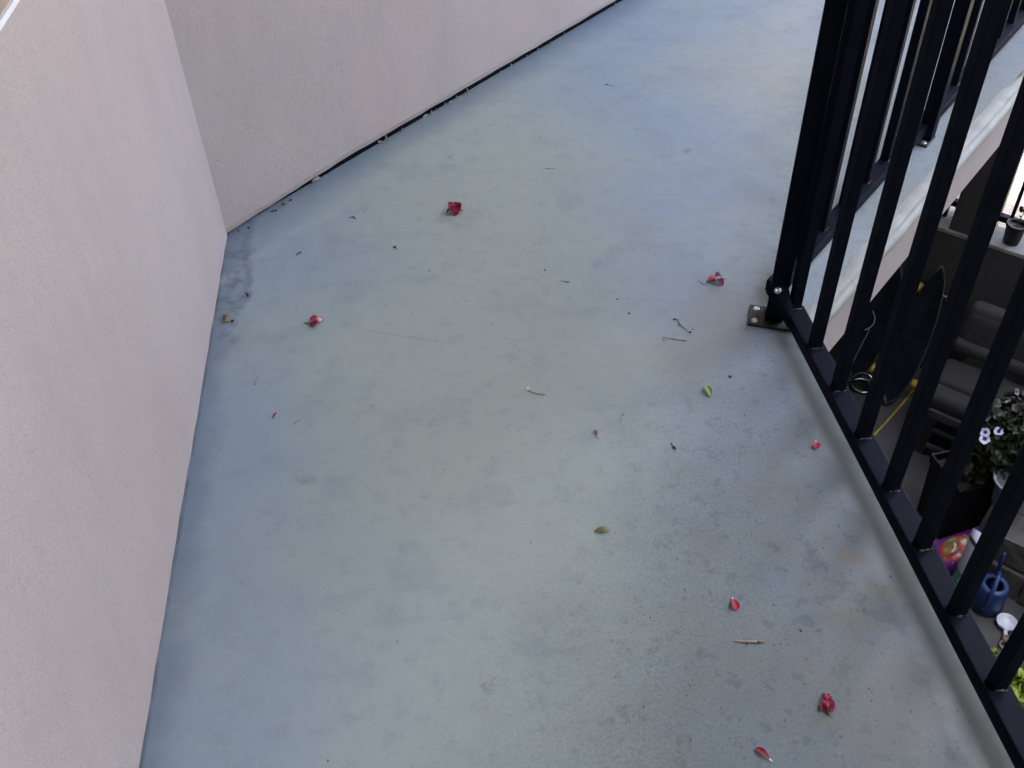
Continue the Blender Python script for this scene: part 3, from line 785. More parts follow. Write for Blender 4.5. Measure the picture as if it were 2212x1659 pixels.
def purple_print():
    t = NT('purple_sack_print')
    g = t.tc.outputs['Generated']
    sep = t.t.nodes.new('ShaderNodeSeparateXYZ'); t.link(g, sep.inputs[0])
    vo = t.t.nodes.new('ShaderNodeTexVoronoi'); vo.inputs['Scale'].default_value = 22; t.link(t.tc.outputs['Object'], vo.inputs['Vector'])
    sc = t.t.nodes.new('ShaderNodeSeparateColor'); t.link(vo.outputs['Color'], sc.inputs[0])
    veg = t.ramp(sc.outputs[0], [(0.0, (0.42, 0.028, 0.018)), (0.40, (0.34, 0.02, 0.015)), (0.45, (0.16, 0.19, 0.05)), (0.75, (0.26, 0.24, 0.08)), (0.8, (0.30, 0.12, 0.04)), (1, (0.40, 0.07, 0.03))])
    veg = t.mix(t.mapr(vo.outputs['Distance'], 0.2, 0.6, 0, .6), veg, (0.10, 0.05, 0.03))
    cx = t.math('MULTIPLY', t.math('SUBTRACT', sep.outputs[0], 0.40), 1.0); cy = t.math('SUBTRACT', sep.outputs[1], 0.42)
    d = t.math('SQRT', t.math('ADD', t.math('MULTIPLY', cx, cx), t.math('MULTIPLY', cy, cy)))
    d = t.math('ADD', d, t.math('MULTIPLY', t.math('SUBTRACT', t.noise(30, 3), .5), .12))
    c = t.mix(t.mapr(d, .28, .34, 1, 0), (0.085, 0.012, 0.115), veg)
    c = t.mix(t.mapr(t.noise(55, 2), .64, .70), c, (0.42, 0.38, 0.46))
    return t.done(c, 0.28, t.bump(t.noise(28, 3), .006, .6))
def white_print():
    t = NT('white_sack_print')
    at_ = t.n('ShaderNodeAttribute'); at_.attribute_name = 'along'
    f = at_.outputs['Fac']
    c = t.ramp(f, [(0.0, (0.42, 0.47, 0.57)), (0.105, (0.42, 0.47, 0.57)), (0.11, (0.012, 0.014, 0.03)), (0.165, (0.012, 0.014, 0.03)), (0.17, (0.42, 0.47, 0.57)), (1.0, (0.37, 0.42, 0.52))])
    pr = t.math('MULTIPLY', t.mapr(f, .62, .66), t.mapr(f, .90, .86))
    pr = t.math('MULTIPLY', pr, t.mapr(t.noise(16, 3), .42, .47))
    c = t.mix(pr, c, t.ramp(t.noise(40, 2), [(0.4, (0.03, 0.13, 0.12)), (0.6, (0.16, 0.33, 0.33))]))
    return t.done(c, 0.4, t.bump(t.noise(24, 3), .006, .5))
bag('soil_sack', 'shiny purple sack of potting mix with red and green vegetables printed on it', 'sack',
    [(2.188, 2.618, -2.40), (2.425, 2.650, -2.36), (2.36, 2.470, -2.455), (2.165, 2.475, -2.455)], .10, purple_print(), 2)
wb = bag('fertilizer_sack', 'tall white sack with black band and green print leaning by purple sack', 'sack',
         [(2.222, 2.462, -2.115), (2.305, 2.392, -2.145), (2.283, 2.338, -2.475), (2.200, 2.428, -2.475)], .10, white_print(), 7)
for ob in wb.children:
    me = ob.data; a = me.attributes.new('along', 'FLOAT', 'POINT')
    nn = 15
    for i in range(len(me.vertices)): a.data[i].value = ((i % (nn * nn)) // nn) / (nn - 1)

# --- watering can
cn = Vector((2.322, 2.318, -2.5))
can = thing('watering_can', 'blue plastic watering can with long spout standing on patio', 'watering can', cn)
build('body', MB().lathe([(.0001, .002), (.068, .002), (.074, .012), (.064, .145), (.058, .158), (.040, .160), (.036, .150)], 34, cn), M_BLUE, can, smooth=True)
sd = Vector((0.62, 0.78, 0)).normalized()
build('spout', MB().tube(smooth_path([cn + sd * .060 + Vector((0, 0, .05)), cn + sd * .088 + Vector((0, 0, .12)), cn + sd * .070 + Vector((-.012, 0, .21)), cn + sd * .050 + Vector((-.02, 0, .32))]), [.017 - .010 * k / 18 for k in range(19)], 14), M_BLUE, can, smooth=True)
build('handle', MB().tube(smooth_path([cn + sd * .056 + Vector((0, 0, .150)), cn + sd * .030 + Vector((0, 0, .20)), cn - sd * .015 + Vector((0, 0, .215)), cn - sd * .065 + Vector((0, 0, .175)), cn - sd * .082 + Vector((0, 0, .11)), cn - sd * .070 + Vector((0, 0, .05))]), .0095, 12), M_BLUE, can, smooth=True)
# --- ladle-like scoop
so = Vector((2.362, 2.203, -2.5))
scoop = thing('garden_scoop', 'white round scoop with short brown wooden handle by the watering can', 'scoop', so)
build('bowl', MB().lathe([(.0001, .006), (.022, .008), (.036, .016), (.0425, .030), (.0445, .030), (.040, .012), (.024, .002), (.0001, .0)], 30, so), M_CUP, scoop, smooth=True)
hd = Vector((-0.50, -0.866, 0))
build('neck', MB().tube([so + hd * .038 + Vector((0, 0, .018)), so + hd * .070 + Vector((0, 0, .016))], [.010, .009], 12), M_CUP, scoop, smooth=True)
build('handle', MB().tube([so + hd * .070 + Vector((0, 0, .016)), so + hd * .085 + Vector((0, 0, .015)), so + hd * .10 + Vector((0, 0, .013))], [.0105, .013, .011], 12)
      .tube([so + hd * .116 + Vector((0, 0, .012)) + (hd * math.cos(a) + Vector((hd.y, -hd.x, 0)) * math.sin(a)) * .019 for a in [2 * math.pi * k / 20 for k in range(21)]], .0055, 8), M_BROWNWOOD, scoop, smooth=True)
# --- greenery at the foot of the railing
gp = Vector((2.225, 1.86, -2.5))
gr = thing('leafy_weed', 'clump of lime green leaves growing at the edge of the dark patio', 'plant', gp)
tag(build('leaves', leaf_cloud(330, gp + Vector((0.01, 0, .02)), (.13, .12, .14), .050, 21, 0.0), M_LEAF2, gr), kind='stuff')
sw = thing('seedling', 'tiny yellowish seedling sprouting beside the brown handled scoop', 'plant', (2.245, 2.074, -2.5))
tag(build('leaves', leaf_cloud(9, (2.245, 2.074, -2.498), (.025, .025, .03), .022, 31, .2), M_LEAF2, sw), kind='stuff')
hb = thing('fern_tuft', 'small dark green plant under the end of the balcony edge', 'plant', (2.06, 3.66, -2.5))
tag(build('leaves', leaf_cloud(120, (2.06, 3.66, -2.44), (.14, .14, .32), .055, 41, -.05), M_LEAF, hb), kind='stuff')

# --- little pot on the ledge
lp = W(-0.63, -0.070, -1.5965)
lpot = thing('ledge_pot', 'small dark brown pot with a spindly plant on the wall ledge', 'potted plant', lp)
build('pot', MB().lathe([(.0001, .0), (.036, .0), (.038, .006), (.047, .095), (.051, .096), (.051, .112), (.045, .112), (.043, .098), (.0001, .094)], 28, lp), M_POTBR, lpot, smooth=True)
build('soil', MB().lathe([(.0001, .0955), (.043, .0955)], 20, lp), M_SOIL, lpot)
st = build('stem', MB().tube(smooth_path([lp + Vector((0, 0, .09)), lp + Vector((.004, -.004, .15)), lp + WU * .012 + Vector((0, 0, .20)), lp + WU * .03 + Vector((0, 0, .24))]), .0022, 7), M_STEM, lpot, smooth=True)
tag(build('leaves', leaf_cloud(16, lp + WU * .015 + Vector((0, 0, .19)), (.04, .04, .05), .022, 51, -.6), M_LEAF, lpot), kind='stuff')
yt = MB().box(W(-0.735, -0.118, -1.573), (.018, .018, .046), ax=WU)
tag(build('yellow_tag', yt, M_YELLOW, bevel=.002), 'small yellow plastic clip standing under the porch railing', 'clip')

# ================================================================== FALLEN FLOWERS AND LITTER ON THE BALCONY FLOOR
M_RED = simple('red_petal', (0.42, 0.008, 0.040), 0.55, 0.25, 90)
M_DRED = simple('dark_red_petal', (0.20, 0.006, 0.022), 0.6, 0.3, 90)
M_CRIM = simple('crimson_petal', (0.27, 0.010, 0.045), 0.6, 0.3, 90)
M_PINK = simple('pink_sepal', (0.52, 0.12, 0.16), 0.5, 0.35, 160)
M_PALE = simple('pale_pink_tube', (0.66, 0.42, 0.40), 0.45, 0.12, 90)
M_PURP = simple('purple_petal', (0.085, 0.010, 0.065), 0.55, 0.35, 120)
M_DARK = simple('withered_black', (0.020, 0.012, 0.010), 0.7, 0.3, 200)
M_OLIVE = simple('olive_leaf', (0.17, 0.14, 0.045), 0.5, 0.3, 120)
M_LIMEL = simple('fresh_green_leaf', (0.17, 0.27, 0.035), 0.45, 0.2, 120)
M_YGRN = simple('yellowed_leaf', (0.19, 0.15, 0.045), 0.6, 0.35, 150)
M_RUST = simple('rusty_brown_scrap', (0.22, 0.085, 0.035), 0.7, 0.35, 150)
M_STRAW = simple('straw_stem', (0.36, 0.26, 0.17), 0.7, 0.25, 150)
M_FADED = simple('faded_stem', (0.255, 0.235, 0.215), 0.8, 0.15, 150)
M_GREYST = simple('grey_stem', (0.17, 0.17, 0.16), 0.8, 0.25, 150)
M_GRIT = simple('grit', (0.045, 0.043, 0.04), 0.8, 0.4, 300)
M_TIPW = simple('pale_petal_tip', (0.72, 0.60, 0.55), 0.5, 0.1, 150)

class Plan:
    """a small thing lying on the floor: plan coordinates in local drawing units, sx / sy metres per unit"""
    def __init__(s, name, label, cat, x, y, sx, sy, group=None):
        s.sx = sx / 1e4; s.sy = sy / 1e4
        s.o = thing(name, label, cat, (x, y, 0), group); s.x = x; s.y = y
    def p(s, a, b, h=0.0):
        return Vector((s.x + a * s.sx, s.y + b * s.sy - a * s.sx * .14, h / 1000.0))
    def petal(s, name, mat, a, b, w, ha, hb, mid=0.0, belly=.5, cup=0.3, twist=0.0, seed=0, nu=6, nv=10, tip=0.0, root=0.15, parent=None, tear=False):
        """a -> b in plan units, w widest in mm, heights in mm"""
        A = s.p(a[0], a[1], ha); B = s.p(b[0], b[1], hb)
        d = (B - A); L = d.length; d.normalize()
        side = Vector((-d.y, d.x, 0)).normalized(); up = d.cross(side) * -1
        if up.z < 0: up = -up
        def F(u, v):
            k = 2 * u - 1
            e = max(0.0, math.sin(math.pi * min(1, v ** belly if belly != 1 else v))) ** .75
            e = max(e, root * (1 - v) ** 2, tip * v ** 3)
            if tear:
                cc = .66
                e = (v / cc) ** .85 * (1 - .18 * (v / cc)) / .82 if v < cc else math.sqrt(max(0.0, 1 - ((v - cc) / (1 - cc)) ** 2.4))
            wd = w / 2000 * e
            tw = twist * (v - .3)
            sd = side * math.cos(tw * 1.0) + up * math.sin(tw)
            q = A + d * (L * v) + sd * (k * wd) + up * (cup * wd * k * k + mid / 1000 * math.sin(math.pi * v))
            q += Vector((0, 0, .0009 * noise.noise(Vector((u * 3, v * 4, seed * 3.7)))))
            q.z = max(q.z, .0009)
            return q
        return build(name, MB().grid(F, nu, nv), mat, parent or s.o, smooth=True, solid=.0005, subsurf=1)
    def stalk(s, name, mat, pts, r, parent=None, n=7):
        """pts: (a, b, height mm); r mm or list of two"""
        q = smooth_path([s.p(*p) for p in pts], 5)
        rs = [((r[0] + (r[1] - r[0]) * i / (len(q) - 1)) if isinstance(r, tuple) else r) / 1000 for i in range(len(q))]
        q = [Vector((v.x, v.y, max(v.z, rs[i] + .0003))) for i, v in enumerate(q)]
        return build(name, MB().tube(q, rs, n), mat, parent or s.o, smooth=True)
    def blob(s, name, mat, a, b, h, rx, ry=None, rz=None, seed=1, parent=None, rough=.25):
        ry = ry or rx; rz = rz or rx; c = s.p(a, b, max(h, rz * .9))
        bm = bmesh.new(); bmesh.ops.create_icosphere(bm, subdivisions=2, radius=1)
        mb = MB()
        vs = [c + Vector((v.co.x * rx, v.co.y * ry, v.co.z * rz)) / 1000 * (1 + rough * noise.noise(v.co * 1.6 + Vector((seed * 5, 0, 0)))) for v in bm.verts]
        bm.verts.index_update()
        mb.add(vs, [[v.index for v in f.verts] for f in bm.faces]); bm.free()
        return build(name, mb, mat, parent or s.o, smooth=True)

# deep red crumpled flower in the far middle
f = Plan('fallen_flower', 'crumpled deep red flower with two dark pointed sepals sticking out, farthest flower from the camera', 'flower', 0.068, 2.024, 9.8, 18.0, 'fallen fuchsia flowers')
f.petal('sepal', M_DARK, (-8, 1), (-21, -4), 7, 9, 1.5, 2, .9, .4, seed=1)
f.petal('sepal', M_DRED, (8, -1), (19, -3), 7, 8, 2, 1, .9, .4, seed=2)
for k, (a, b, w, ha, hb, md, mt) in enumerate([((-6, -8), (-2, 9), 24, 2, 16, 8, M_RED), ((2, -9), (4, 8), 24, 2, 15, 9, M_DRED), ((8, -5), (2, 8), 22, 3, 17, 7, M_RED), ((-9, -2), (6, 6), 22, 4, 15, 8, M_DRED), ((0, -11), (11, -6), 16, 1, 6, 4, M_CRIM), ((-3, -12), (-2, 2), 20, 1, 14, 4, M_DRED)]):
    f.petal('petal', mt, a, b, w, ha, hb, md, 1.0, .6, .5 * (k - 2), seed=k + 3)
f.blob('ovary', M_DRED, 0, 0, 7, 7, 7, 6, 3)
f.stalk('stamen', M_DARK, [(12, -2, 4), (17, 0, 4), (21, 3, 2)], .5)
# pink bell-shaped flower by the straight wall
f = Plan('fallen_flower', 'pink bell shaped flower with white tube and red tip lying toward the straight wall', 'flower', -0.258, 1.643, 8.6, 13.8, 'fallen fuchsia flowers')
for k, (a, b, w, ha, hb, md, mt) in enumerate([((8, 2), (-7, 9), 13, 9, 7, 3, M_PINK), ((8, 1), (-9, 3), 14, 9, 9, 4, M_CRIM), ((8, 0), (-10, -4), 14, 8, 6, 4, M_PINK), ((8, -1), (-9, -9), 14, 6, 2, 3, M_CRIM), ((8, -2), (-3, -10), 13, 5, 1, 2, M_PINK), ((7, 0), (-8, -1), 13, 4, 1, 0, M_DRED)]):
    f.petal('petal', mt, a, b, w, ha, hb, md, .62, .5, .2 * (k - 2), seed=k, tip=.6, root=.35)
f.blob('tube', M_PALE, 13, 3, 7, 6.2, 6.5, 6, 4, rough=.12)
f.stalk('neck', M_CRIM, [(7, 0, 6), (10, 1, 6.5), (14, 3, 7)], (3.2, 4.2))
f.petal('tip', M_RED, (15, 4), (20, 10), 8, 9, 5, 1, .8, .5, seed=7)
f.petal('tip', M_DRED, (16, 3), (20, 2), 6, 6, 3, 1, .8, .5, seed=8)
f.stalk('stamen', M_DARK, [(-8, 0, 4), (-14, 1, 2), (-18, 0, 1.4), (-24, 1, 1)], (.8, .4))
f.stalk('stamen', M_GREYST, [(-9, -2, 3), (-16, 1, 1.5), (-27, 2, .8)], .35)
f.blob('anther', M_DARK, -18, 0, 1, 2.0, 1.5, 1.2, 2)
# pink and purple flower by the post
f = Plan('fallen_flower', 'pink flower with two dark purple petals and curly green stem near the corner post', 'flower', 0.606, 1.660, 8.7, 14.4, 'fallen fuchsia flowers')
f.blob('tube', M_PINK, -8, -1, 5, 7.5, 5.5, 5, 3, rough=.15)
for k, (a, b, w, ha, hb, md, mt) in enumerate([((-14, 0), (4, 3), 11, 7, 8, 3, M_PINK), ((-14, -1), (4, -3), 11, 7, 6, 3, M_PINK), ((-13, -2), (3, -6), 9, 4, 3, 2, M_CRIM)]):
    f.petal('sepal', mt, a, b, w, ha, hb, md, .9, .5, 0, seed=k, root=.4)
f.stalk('ring', M_PALE, [(1, 5, 5), (2.5, 1, 10), (2.5, -4, 7)], (1.3, 1.6))
f.petal('petal', M_PURP, (2, 2), (19, 6), 15, 9, 5, 5, .75, .6, .3, seed=11)
f.petal('petal', M_PURP, (3, 4), (18, 9), 11, 10, 9, 3, .8, .4, -.3, seed=12)
f.petal('petal', M_PURP, (3, -4), (16, -14), 17, 6, 1.5, 4, .75, .6, -.3, seed=13)
f.petal('petal', M_DRED, (3, -3), (14, -15), 10, 8, 4, 2, .8, .5, .4, seed=14)
f.stalk('filament', M_PINK, [(3, 2, 8), (9, 6, 11), (12, 8, 12)], .6)
f.blob('ovary', M_OLIVE, -17, -3, 3, 3.4, 2.6, 2.5, 6)
f.stalk('stem', M_GREYST, [(-18, -4, 2), (-25, -8, 1), (-31, -8, 1), (-36, -1, 1), (-36, 1, 1)], .6)
f.stalk('stamen', M_GREYST, [(18, 5, 3), (24, 5, 2), (29, 4, 1), (32, 2, .8)], (.7, .5))
f.blob('anther', M_DARK, 27, 5, 1, 2.2, 1.2, 1, 2)
# crimson flower at the bottom
f = Plan('fallen_flower', 'crimson flower with folded spread petals lying nearest the camera by the railing', 'flower', 0.495, 0.662, 5.75, 6.2, 'fallen fuchsia flowers')
for k, (a, b, w, ha, hb, md, mt) in enumerate([((1, 6), (-22, -17), 8, 6, 1.2, 2, M_DRED), ((0, 6), (-16, -5), 7, 7, 4, 2, M_CRIM), ((2, 4), (-1, -19), 9, 8, 3, 4, M_DRED), ((4, 3), (8, -17), 8, 8, 1.5, 2, M_CRIM), ((3, 6), (21, -3), 8, 7, 3, 2, M_DRED), ((4, 4), (16, -11), 8, 6, 1.2, 2, M_CRIM), ((0, 5), (-10, -16), 7, 8, 1.5, 3, M_CRIM)]):
    f.petal('petal', mt, a, b, w, ha, hb, md, .62, .55, .25 * (k - 3), seed=k + 20, tip=.3, root=.3)
f.stalk('tube', M_DRED, [(1, 22, 4), (1, 12, 6), (2, 2, 8)], (2.0, 2.6))
f.petal('sepal', M_CRIM, (3, 8), (11, 20), 11, 7, 5, 3, .7, .6, .3, seed=31, tip=.4)
f.petal('sepal', M_CRIM, (2, 18), (12, 13), 10, 6, 4, 2, .8, .6, .3, seed=32)
f.blob('ovary', M_DARK, 4, 26, 3, 2.0, 2.0, 1.8, 2)
f.stalk('style', M_DARK, [(-6, -12, 4), (-5, -20, 2), (-2, -24, 1)], (1.9, 1.2))
f.stalk('stem', M_GREYST, [(-3, -23, 1), (0, -27, .8), (4, -31, .7)], .5)

# loose petals
G = 'loose red petals'
f = Plan('red_petal', 'small bright red petal with white tip standing near the railing, halfway along', 'petal', 0.653, 1.152, 7.2, 9.8, G)
f.petal('blade', M_RED, (5, 10), (-3, -9), 12.5, 2, 2.5, 4, cup=.55, twist=.15, seed=1, nu=8, nv=14, tear=True)
f.petal('tip', M_TIPW, (4, 7), (6, 14), 2.5, 4, 2.5, .6, .9, .3, seed=2)
f = Plan('red_petal', 'teardrop shaped bright red petal with pale pink point lying on open floor', 'petal', 0.414, 0.843, 6.3, 7.35, G)
f.petal('blade', M_RED, (0, 16), (1, -14), 11.5, 2.5, 2, 4, cup=.5, twist=.1, seed=4, nu=8, nv=14, tear=True)
f.petal('tip', M_TIPW, (0, 12), (1, 20), 3, 3.2, 1.5, .8, .9, .3, seed=5)
f = Plan('red_petal', 'long dark red petal with pale tip at the very bottom of the floor', 'petal', 0.384, 0.603, 5.55, 5.75, G)
f.petal('blade', M_DRED, (14, -16), (-12, 15), 9.5, 1.5, 2, 3.5, cup=.4, twist=.1, seed=7, nu=8, nv=14, tear=True)
f.petal('tip', M_TIPW, (11, -13), (18, -19), 2.4, 2.8, 1.2, .5, .9, .3, seed=8)
f = Plan('red_petal', 'narrow dark red sliver of a petal lying in the open near straight wall', 'petal', -0.324, 1.373, 7.8, 11.3, G)
f.petal('blade', M_DRED, (-5, -7), (5, 8), 4.2, 1, 2, 2, .9, .9, .3, seed=9)

# leaves
f = Plan('green_leaf', 'small fresh green leaf with pale midrib lying on floor below the post', 'leaf', 0.500, 1.318, 7.7, 11.2)
lb = f.petal('blade', M_LIMEL, (1, -13), (-1, 14), 13, 2, 3, 3.5, .95, .7, .15, seed=2, nu=8)
f.stalk('midrib', M_TIPW, [(1.5, -12, 4.2), (0, 0, 6.2), (-1, 8, 5.4)], .5)
f = Plan('olive_leaf', 'dry olive brown leaf folded along its middle, alone on the floor', 'leaf', 0.238, 1.019, 6.8, 8.6)
f.petal('blade', M_OLIVE, (-19, -4), (22, -1), 11, 1, 1, 4.5, .9, -.2, .4, seed=3, nu=8)
f.petal('fold', M_OLIVE, (-2, 2), (21, 0), 6, 4, 1, 1, .8, .4, -.5, seed=4)
f.stalk('vein', M_STRAW, [(2, -3, 4), (3, 2, 5.5)], .6)
f = Plan('yellowed_leaf', 'crumpled yellow green bud touching the stained foot of straight wall', 'leaf', -0.443, 1.683, 8.7, 14.1)
f.petal('blade', M_YGRN, (-12, -3), (10, -4), 13, 2, 2, 6, .8, -.3, .5, seed=5, nu=8)
f.petal('blade', M_YGRN, (-10, 0), (8, 4), 10, 2, 5, 6, .8, .6, -.5, seed=6)
f.blob('tip', M_DARK, 14, -3, 2, 3.4, 3, 2.4, 2)
f.blob('spot', M_STRAW, -3, 2, 8, 1.6, 1.6, 1.2, 2)

# stems, buds, seeds
def scrap(name, label, cat, x, y, sx, sy, fn, group=None):
    f = Plan(name, label, cat, x, y, sx, sy, group); fn(f)
scrap('brown_scrap', 'curled rust brown scrap of flower in the middle of the floor', 'scrap', 0.269, 1.239, 7.4, 10.4, lambda f: (f.blob('head', M_RUST, 0, 7, 2, 2.6, 2.4, 2.2, 1), f.petal('curl', M_RUST, (0, 6), (-1, -4), 5, 4, 1, 2, .9, .8, .3, seed=2), f.stalk('tail', M_STRAW, [(-2, -2, 2), (0, -6, 1), (4, -11, .8)], (.9, .4))))
scrap('brown_bud', 'small tan bud lying between the green leaf and the railing', 'bud', 0.554, 1.355, 7.8, 11.5, lambda f: (f.blob('head', M_RUST, 0, 0, 2, 3.6, 3.6, 2.4, 3), f.blob('cap', M_STRAW, 3, 2, 3, 2, 2, 1.6, 4)))
scrap('orange_twig', 'straight straw coloured stalk with orange tip below the teardrop petal', 'twig', 0.418, 0.777, 6.05, 6.9, lambda f: (f.stalk('shaft', M_STRAW, [(-39, 2, 1), (-15, 0, 1.6), (18, -1, 1.8)], (1.0, 1.9)), f.blob('knot', M_DARK, 21, -1, 1.6, 1.6, 1.5, 1.4, 1), f.stalk('tip', M_YGRN, [(23, -1, 2), (30, -1, 2), (33, 0, 1.6)], (2.2, 1.4)), f.blob('bead', M_RUST, 35, 0, 1.4, 1.4, 1.2, 1.2, 5)))
scrap('pale_stem', 'faded pinkish stem with a white speck at its end, mid floor', 'stem', 0.167, 1.369, 7.8, 11.5, lambda f: (f.stalk('shaft', M_FADED, [(-10, 4, 1), (2, -2, 1), (18, -6, .8), (32, -7, .8)], (1.3, .8)), f.petal('tip', M_TIPW, (-11, 2), (-5, 10), 5, 1, 3, 1, .9, .6, 0, seed=2)))
scrap('faded_stalk', 'faded buff stalk with feathery head just below the forked stamen', 'stem', 0.476, 1.479, 8.2, 12.6, lambda f: (f.stalk('shaft', M_FADED, [(-20, 5, .8), (0, 1, .9), (20, -2, .9), (26, -2, .8)], (.9, 1.3)), f.petal('head', M_FADED, (-20, 4), (-30, -4), 6, 1, 1, 1, .8, .6, 0, seed=1), f.petal('head', M_FADED, (-20, 4), (-29, 6), 4, 1, 1, 1, .8, .6, 0, seed=3)))
scrap('forked_stamen', 'forked black stamen with dark heads on the floor left of the base plate', 'stamen', 0.500, 1.521, 8.3, 13.0, lambda f: (f.stalk('filament', M_GREYST, [(-9, 16, 1.5), (-4, 14, 2), (-5, 5, 1), (-8, -1, .8)], .8), f.stalk('filament', M_GREYST, [(-5, 5, 1), (2, -4, .8), (9, -13, .8)], .8), f.blob('anther', M_DARK, -12, 16, 1.5, 3.4, 2.0, 1.5, 1), f.blob('anther', M_DARK, 13, -17, 1.4, 3.0, 2.4, 1.5, 2), f.blob('anther', M_DARK, 22, -10, 1, 1.6, 1.6, 1, 3)))
scrap('bent_stamen', 'tiny bent stamen with black head high up the floor, farthest scrap', 'stamen', 0.560, 2.615, 11.6, 25.5, lambda f: (f.stalk('filament', M_GREYST, [(-6, 0, 1), (4, -2, 1), (8, -4, .9), (5, -8, .8)], .6), f.blob('anther', M_DARK, -8, 0, 1, 3.2, 2.4, 1.5, 1)))
scrap('black_curl', 'comma shaped black scrap just off the stained foot of straight wall', 'scrap', -0.407, 1.765, 8.95, 15.0, lambda f: (f.stalk('curl', M_DARK, [(-6, 4, .8), (-1, 4, 1.2), (2, 1, 1.8), (3, -4, 1.2)], (.6, 1.9)),))
scrap('black_curl', 'small black curl lying between the corner and the pink bell flower', 'scrap', -0.301, 1.904, 9.4, 16.5, lambda f: (f.stalk('curl', M_DARK, [(-6, -4, .8), (-2, 0, 1.6), (2, 1, 2), (5, 4, 1)], (.8, 1.5)),))
scrap('black_curl', 'arched black wisp lying out from the angled wall left of the deep red flower', 'scrap', -0.178, 2.034, 9.8, 18.0, lambda f: (f.stalk('curl', M_DARK, [(-8, 0, .6), (-3, 2, 1.2), (3, 2, 1.6), (6, -2, 1)], (.4, 1.6)),))
scrap('black_seed', 'fat black seed in the open below the deep red flower', 'seed', -0.080, 1.894, 9.4, 16.5, lambda f: (f.blob('body', M_DARK, -1, 1, 1.6, 3.4, 3.2, 2, 1), f.stalk('point', M_DARK, [(1, 0, 1), (4, -4, .8)], (1.2, .4))))
scrap('thin_fibre', 'hair thin grey fibre above the arched black wisp', 'fibre', -0.147, 2.062, 9.9, 18.3, lambda f: (f.stalk('strand', M_GREYST, [(-5, -6, .5), (0, -1, .8), (3, 5, .5), (3, 8, .5)], .45),))
scrap('thin_fibre', 'hooked grey fibre near straight wall above the dark red sliver', 'fibre', -0.368, 1.482, 8.1, 12.3, lambda f: (f.stalk('strand', M_GREYST, [(5, 11, .5), (3, 3, .6), (-2, -6, .6), (-3, -11, .6), (3, -10, .6)], .6),))
scrap('thin_fibre', 'short straight grey fibre directly beyond the deep red flower', 'fibre', 0.075, 2.285, 10.6, 21.0, lambda f: (f.stalk('strand', M_GREYST, [(-9, -3, .5), (0, 0, .5), (9, 3, .5)], .5),))
scrap('thin_fibre', 'level grey fibre with dark end beyond and right of the deep red flower', 'fibre', 0.321, 2.182, 10.3, 20.0, lambda f: (f.stalk('strand', M_GREYST, [(-8, 1, .6), (4, 0, .5), (14, 0, .5)], (.8, .5)), f.blob('end', M_DARK, -8, 1, .7, 1.6, 1.6, .8, 1)))
scrap('thin_fibre', 'curved grey fibre with a dot at its end below the pale stem', 'fibre', 0.325, 1.274, 7.5, 10.7, lambda f: (f.stalk('strand', M_GREYST, [(-7, -10, .5), (-6, -2, .6), (0, 5, .6), (4, 8, .6)], .5), f.blob('end', M_DARK, 5, 9, .7, 1.4, 1.4, .9, 1)))
scrap('thin_fibre', 'pale grey fibre just below the dark red sliver', 'fibre', -0.282, 1.352, 7.7, 11.1, lambda f: (f.stalk('strand', M_GREYST, [(-8, -6, .5), (0, 0, .6), (10, 5, .5)], .6),))
scrap('stalked_seed', 'brown seed with thin stalk on the floor below the green leaf', 'seed', 0.401, 1.189, 7.3, 10.0, lambda f: (f.blob('body', M_DARK, 1, -4, 1.5, 3.0, 3.4, 2, 1), f.stalk('stalk', M_DARK, [(0, -1, 1), (-2, 5, .8), (-2, 11, .6)], (.9, .4)), f.blob('cap', M_RUST, 4, -8, 1, 1.4, 1.2, 1, 3)))
scrap('grey_scrap', 'flat grey scrap in the centre of the floor level with the pink bell flower', 'scrap', 0.288, 1.707, 8.8, 14.7, lambda f: (f.blob('flake', M_GREYST, 3, -1, .8, 5.0, 3.5, .9, 1), f.stalk('tail', M_GREYST, [(-11, 1, .5), (-4, 0, .6), (1, -1, .6)], (.9, .6)), f.blob('end', M_GREYST, -11, 1, .6, 1.6, 1.4, .7, 2)))
scrap('black_speck', 'round black speck left of the forked stamen, larger of a close pair', 'seed', 0.386, 1.628, 8.6, 14.0, lambda f: (f.blob('body', M_DARK, 0, 0, 1, 1.7, 2.2, 1.3, 1),))
scrap('black_speck', 'black grain slightly below and right of a similar speck left of the forked stamen', 'seed', 0.401, 1.577, 8.5, 13.5, lambda f: (f.blob('body', M_DARK, 0, 0, 1, 2.2, 2.6, 1.3, 2),))
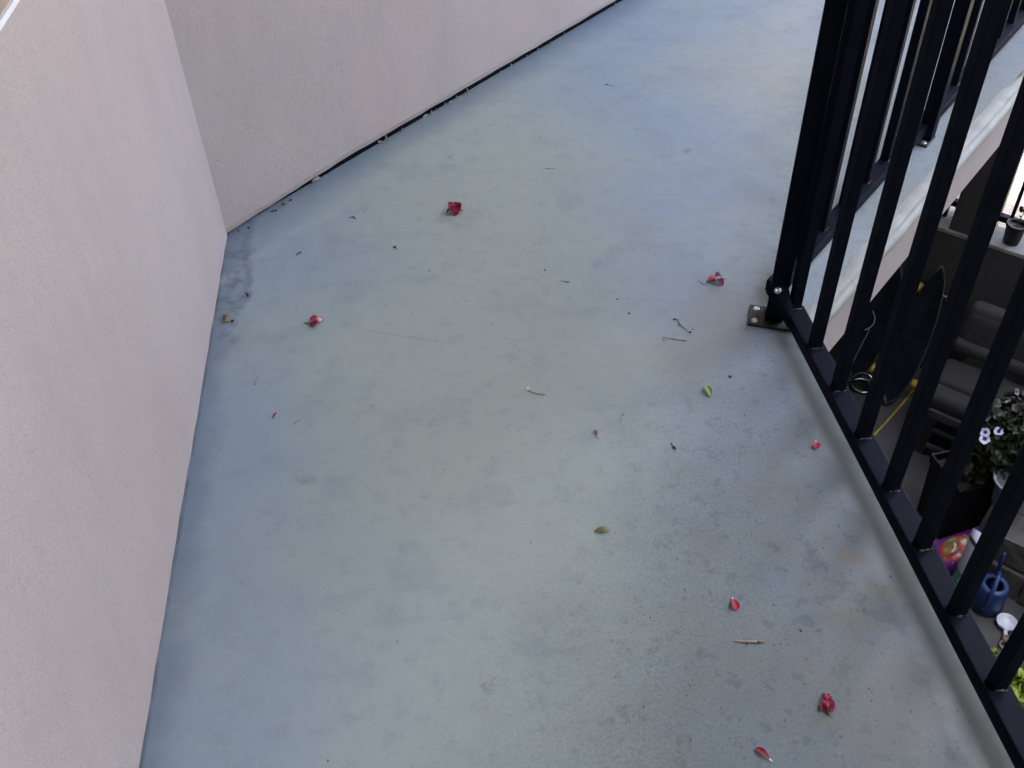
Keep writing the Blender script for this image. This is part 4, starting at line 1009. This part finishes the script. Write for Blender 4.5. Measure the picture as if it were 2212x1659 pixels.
scrap('black_speck', 'black grain in open floor above the grey scrap', 'seed', 0.248, 1.755, 9.0, 15.2, lambda f: (f.blob('body', M_DARK, 0, 0, 1, 2.0, 2.2, 1.3, 3),))
scrap('tan_crumb', 'largest tan crumb in the gap at the foot of the angled wall', 'crumb', -0.344, 2.121, 10.0, 19.0, lambda f: (f.blob('body', M_YGRN, 0, 0, 3, 4.6, 4.2, 4, 1, rough=.5), f.blob('chip', M_STRAW, 4, 2, 4, 2.5, 2.2, 2, 2, rough=.5)))
scrap('brown_crumb', 'brown crumb beside the largest tan crumb under the angled wall', 'crumb', -0.329, 2.137, 10.0, 19.0, lambda f: (f.blob('body', M_RUST, 0, 0, 2, 3.2, 3.4, 3, 4, rough=.5),))
scrap('brown_crumb', 'rusty crumb nearer the corner under the angled wall', 'crumb', -0.369, 2.095, 10.0, 18.6, lambda f: (f.blob('body', M_RUST, -2, 0, 2, 4.4, 3.0, 2.4, 6, rough=.6), f.blob('chip', M_DARK, 5, 1, 2, 3.5, 2.5, 2, 7, rough=.6)))
scrap('black_crumb', 'small black crumb on the floor near the inside corner', 'crumb', -0.424, 2.030, 9.8, 17.8, lambda f: (f.blob('body', M_DARK, 0, 0, 2, 2.4, 3.4, 2.2, 8, rough=.6),))
scrap('red_crumb', 'tiny dark red fragment under the angled wall by the corner', 'crumb', -0.447, 2.023, 9.8, 17.8, lambda f: (f.blob('body', M_RED, 0, 0, 1.5, 3.0, 1.8, 1.6, 9, rough=.5),))
# grit nobody could count
rnd = random.Random(77); gb = MB()
for k in range(170):
    while True:
        x = rnd.uniform(-.45, .69); y = rnd.uniform(.45, 3.2)
        w = .08 + max(0, min(1, (x * 1.1 - y * .42 + .25) / .8)) ** 1.5
        if x - y < -2.44: continue
        if rnd.random() < w: break
    r = rnd.uniform(.0004, .0011) * (1.8 if rnd.random() < .06 else 1)
    gb.hull([(x + rnd.gauss(0, r) * .9, y + rnd.gauss(0, r) * 1.3, abs(rnd.gauss(0, r * .5))) for _ in range(7)])
tag(build('floor_grit', gb, M_GRIT), 'tiny dark specks of grit scattered over the balcony floor', 'grit', kind='stuff')
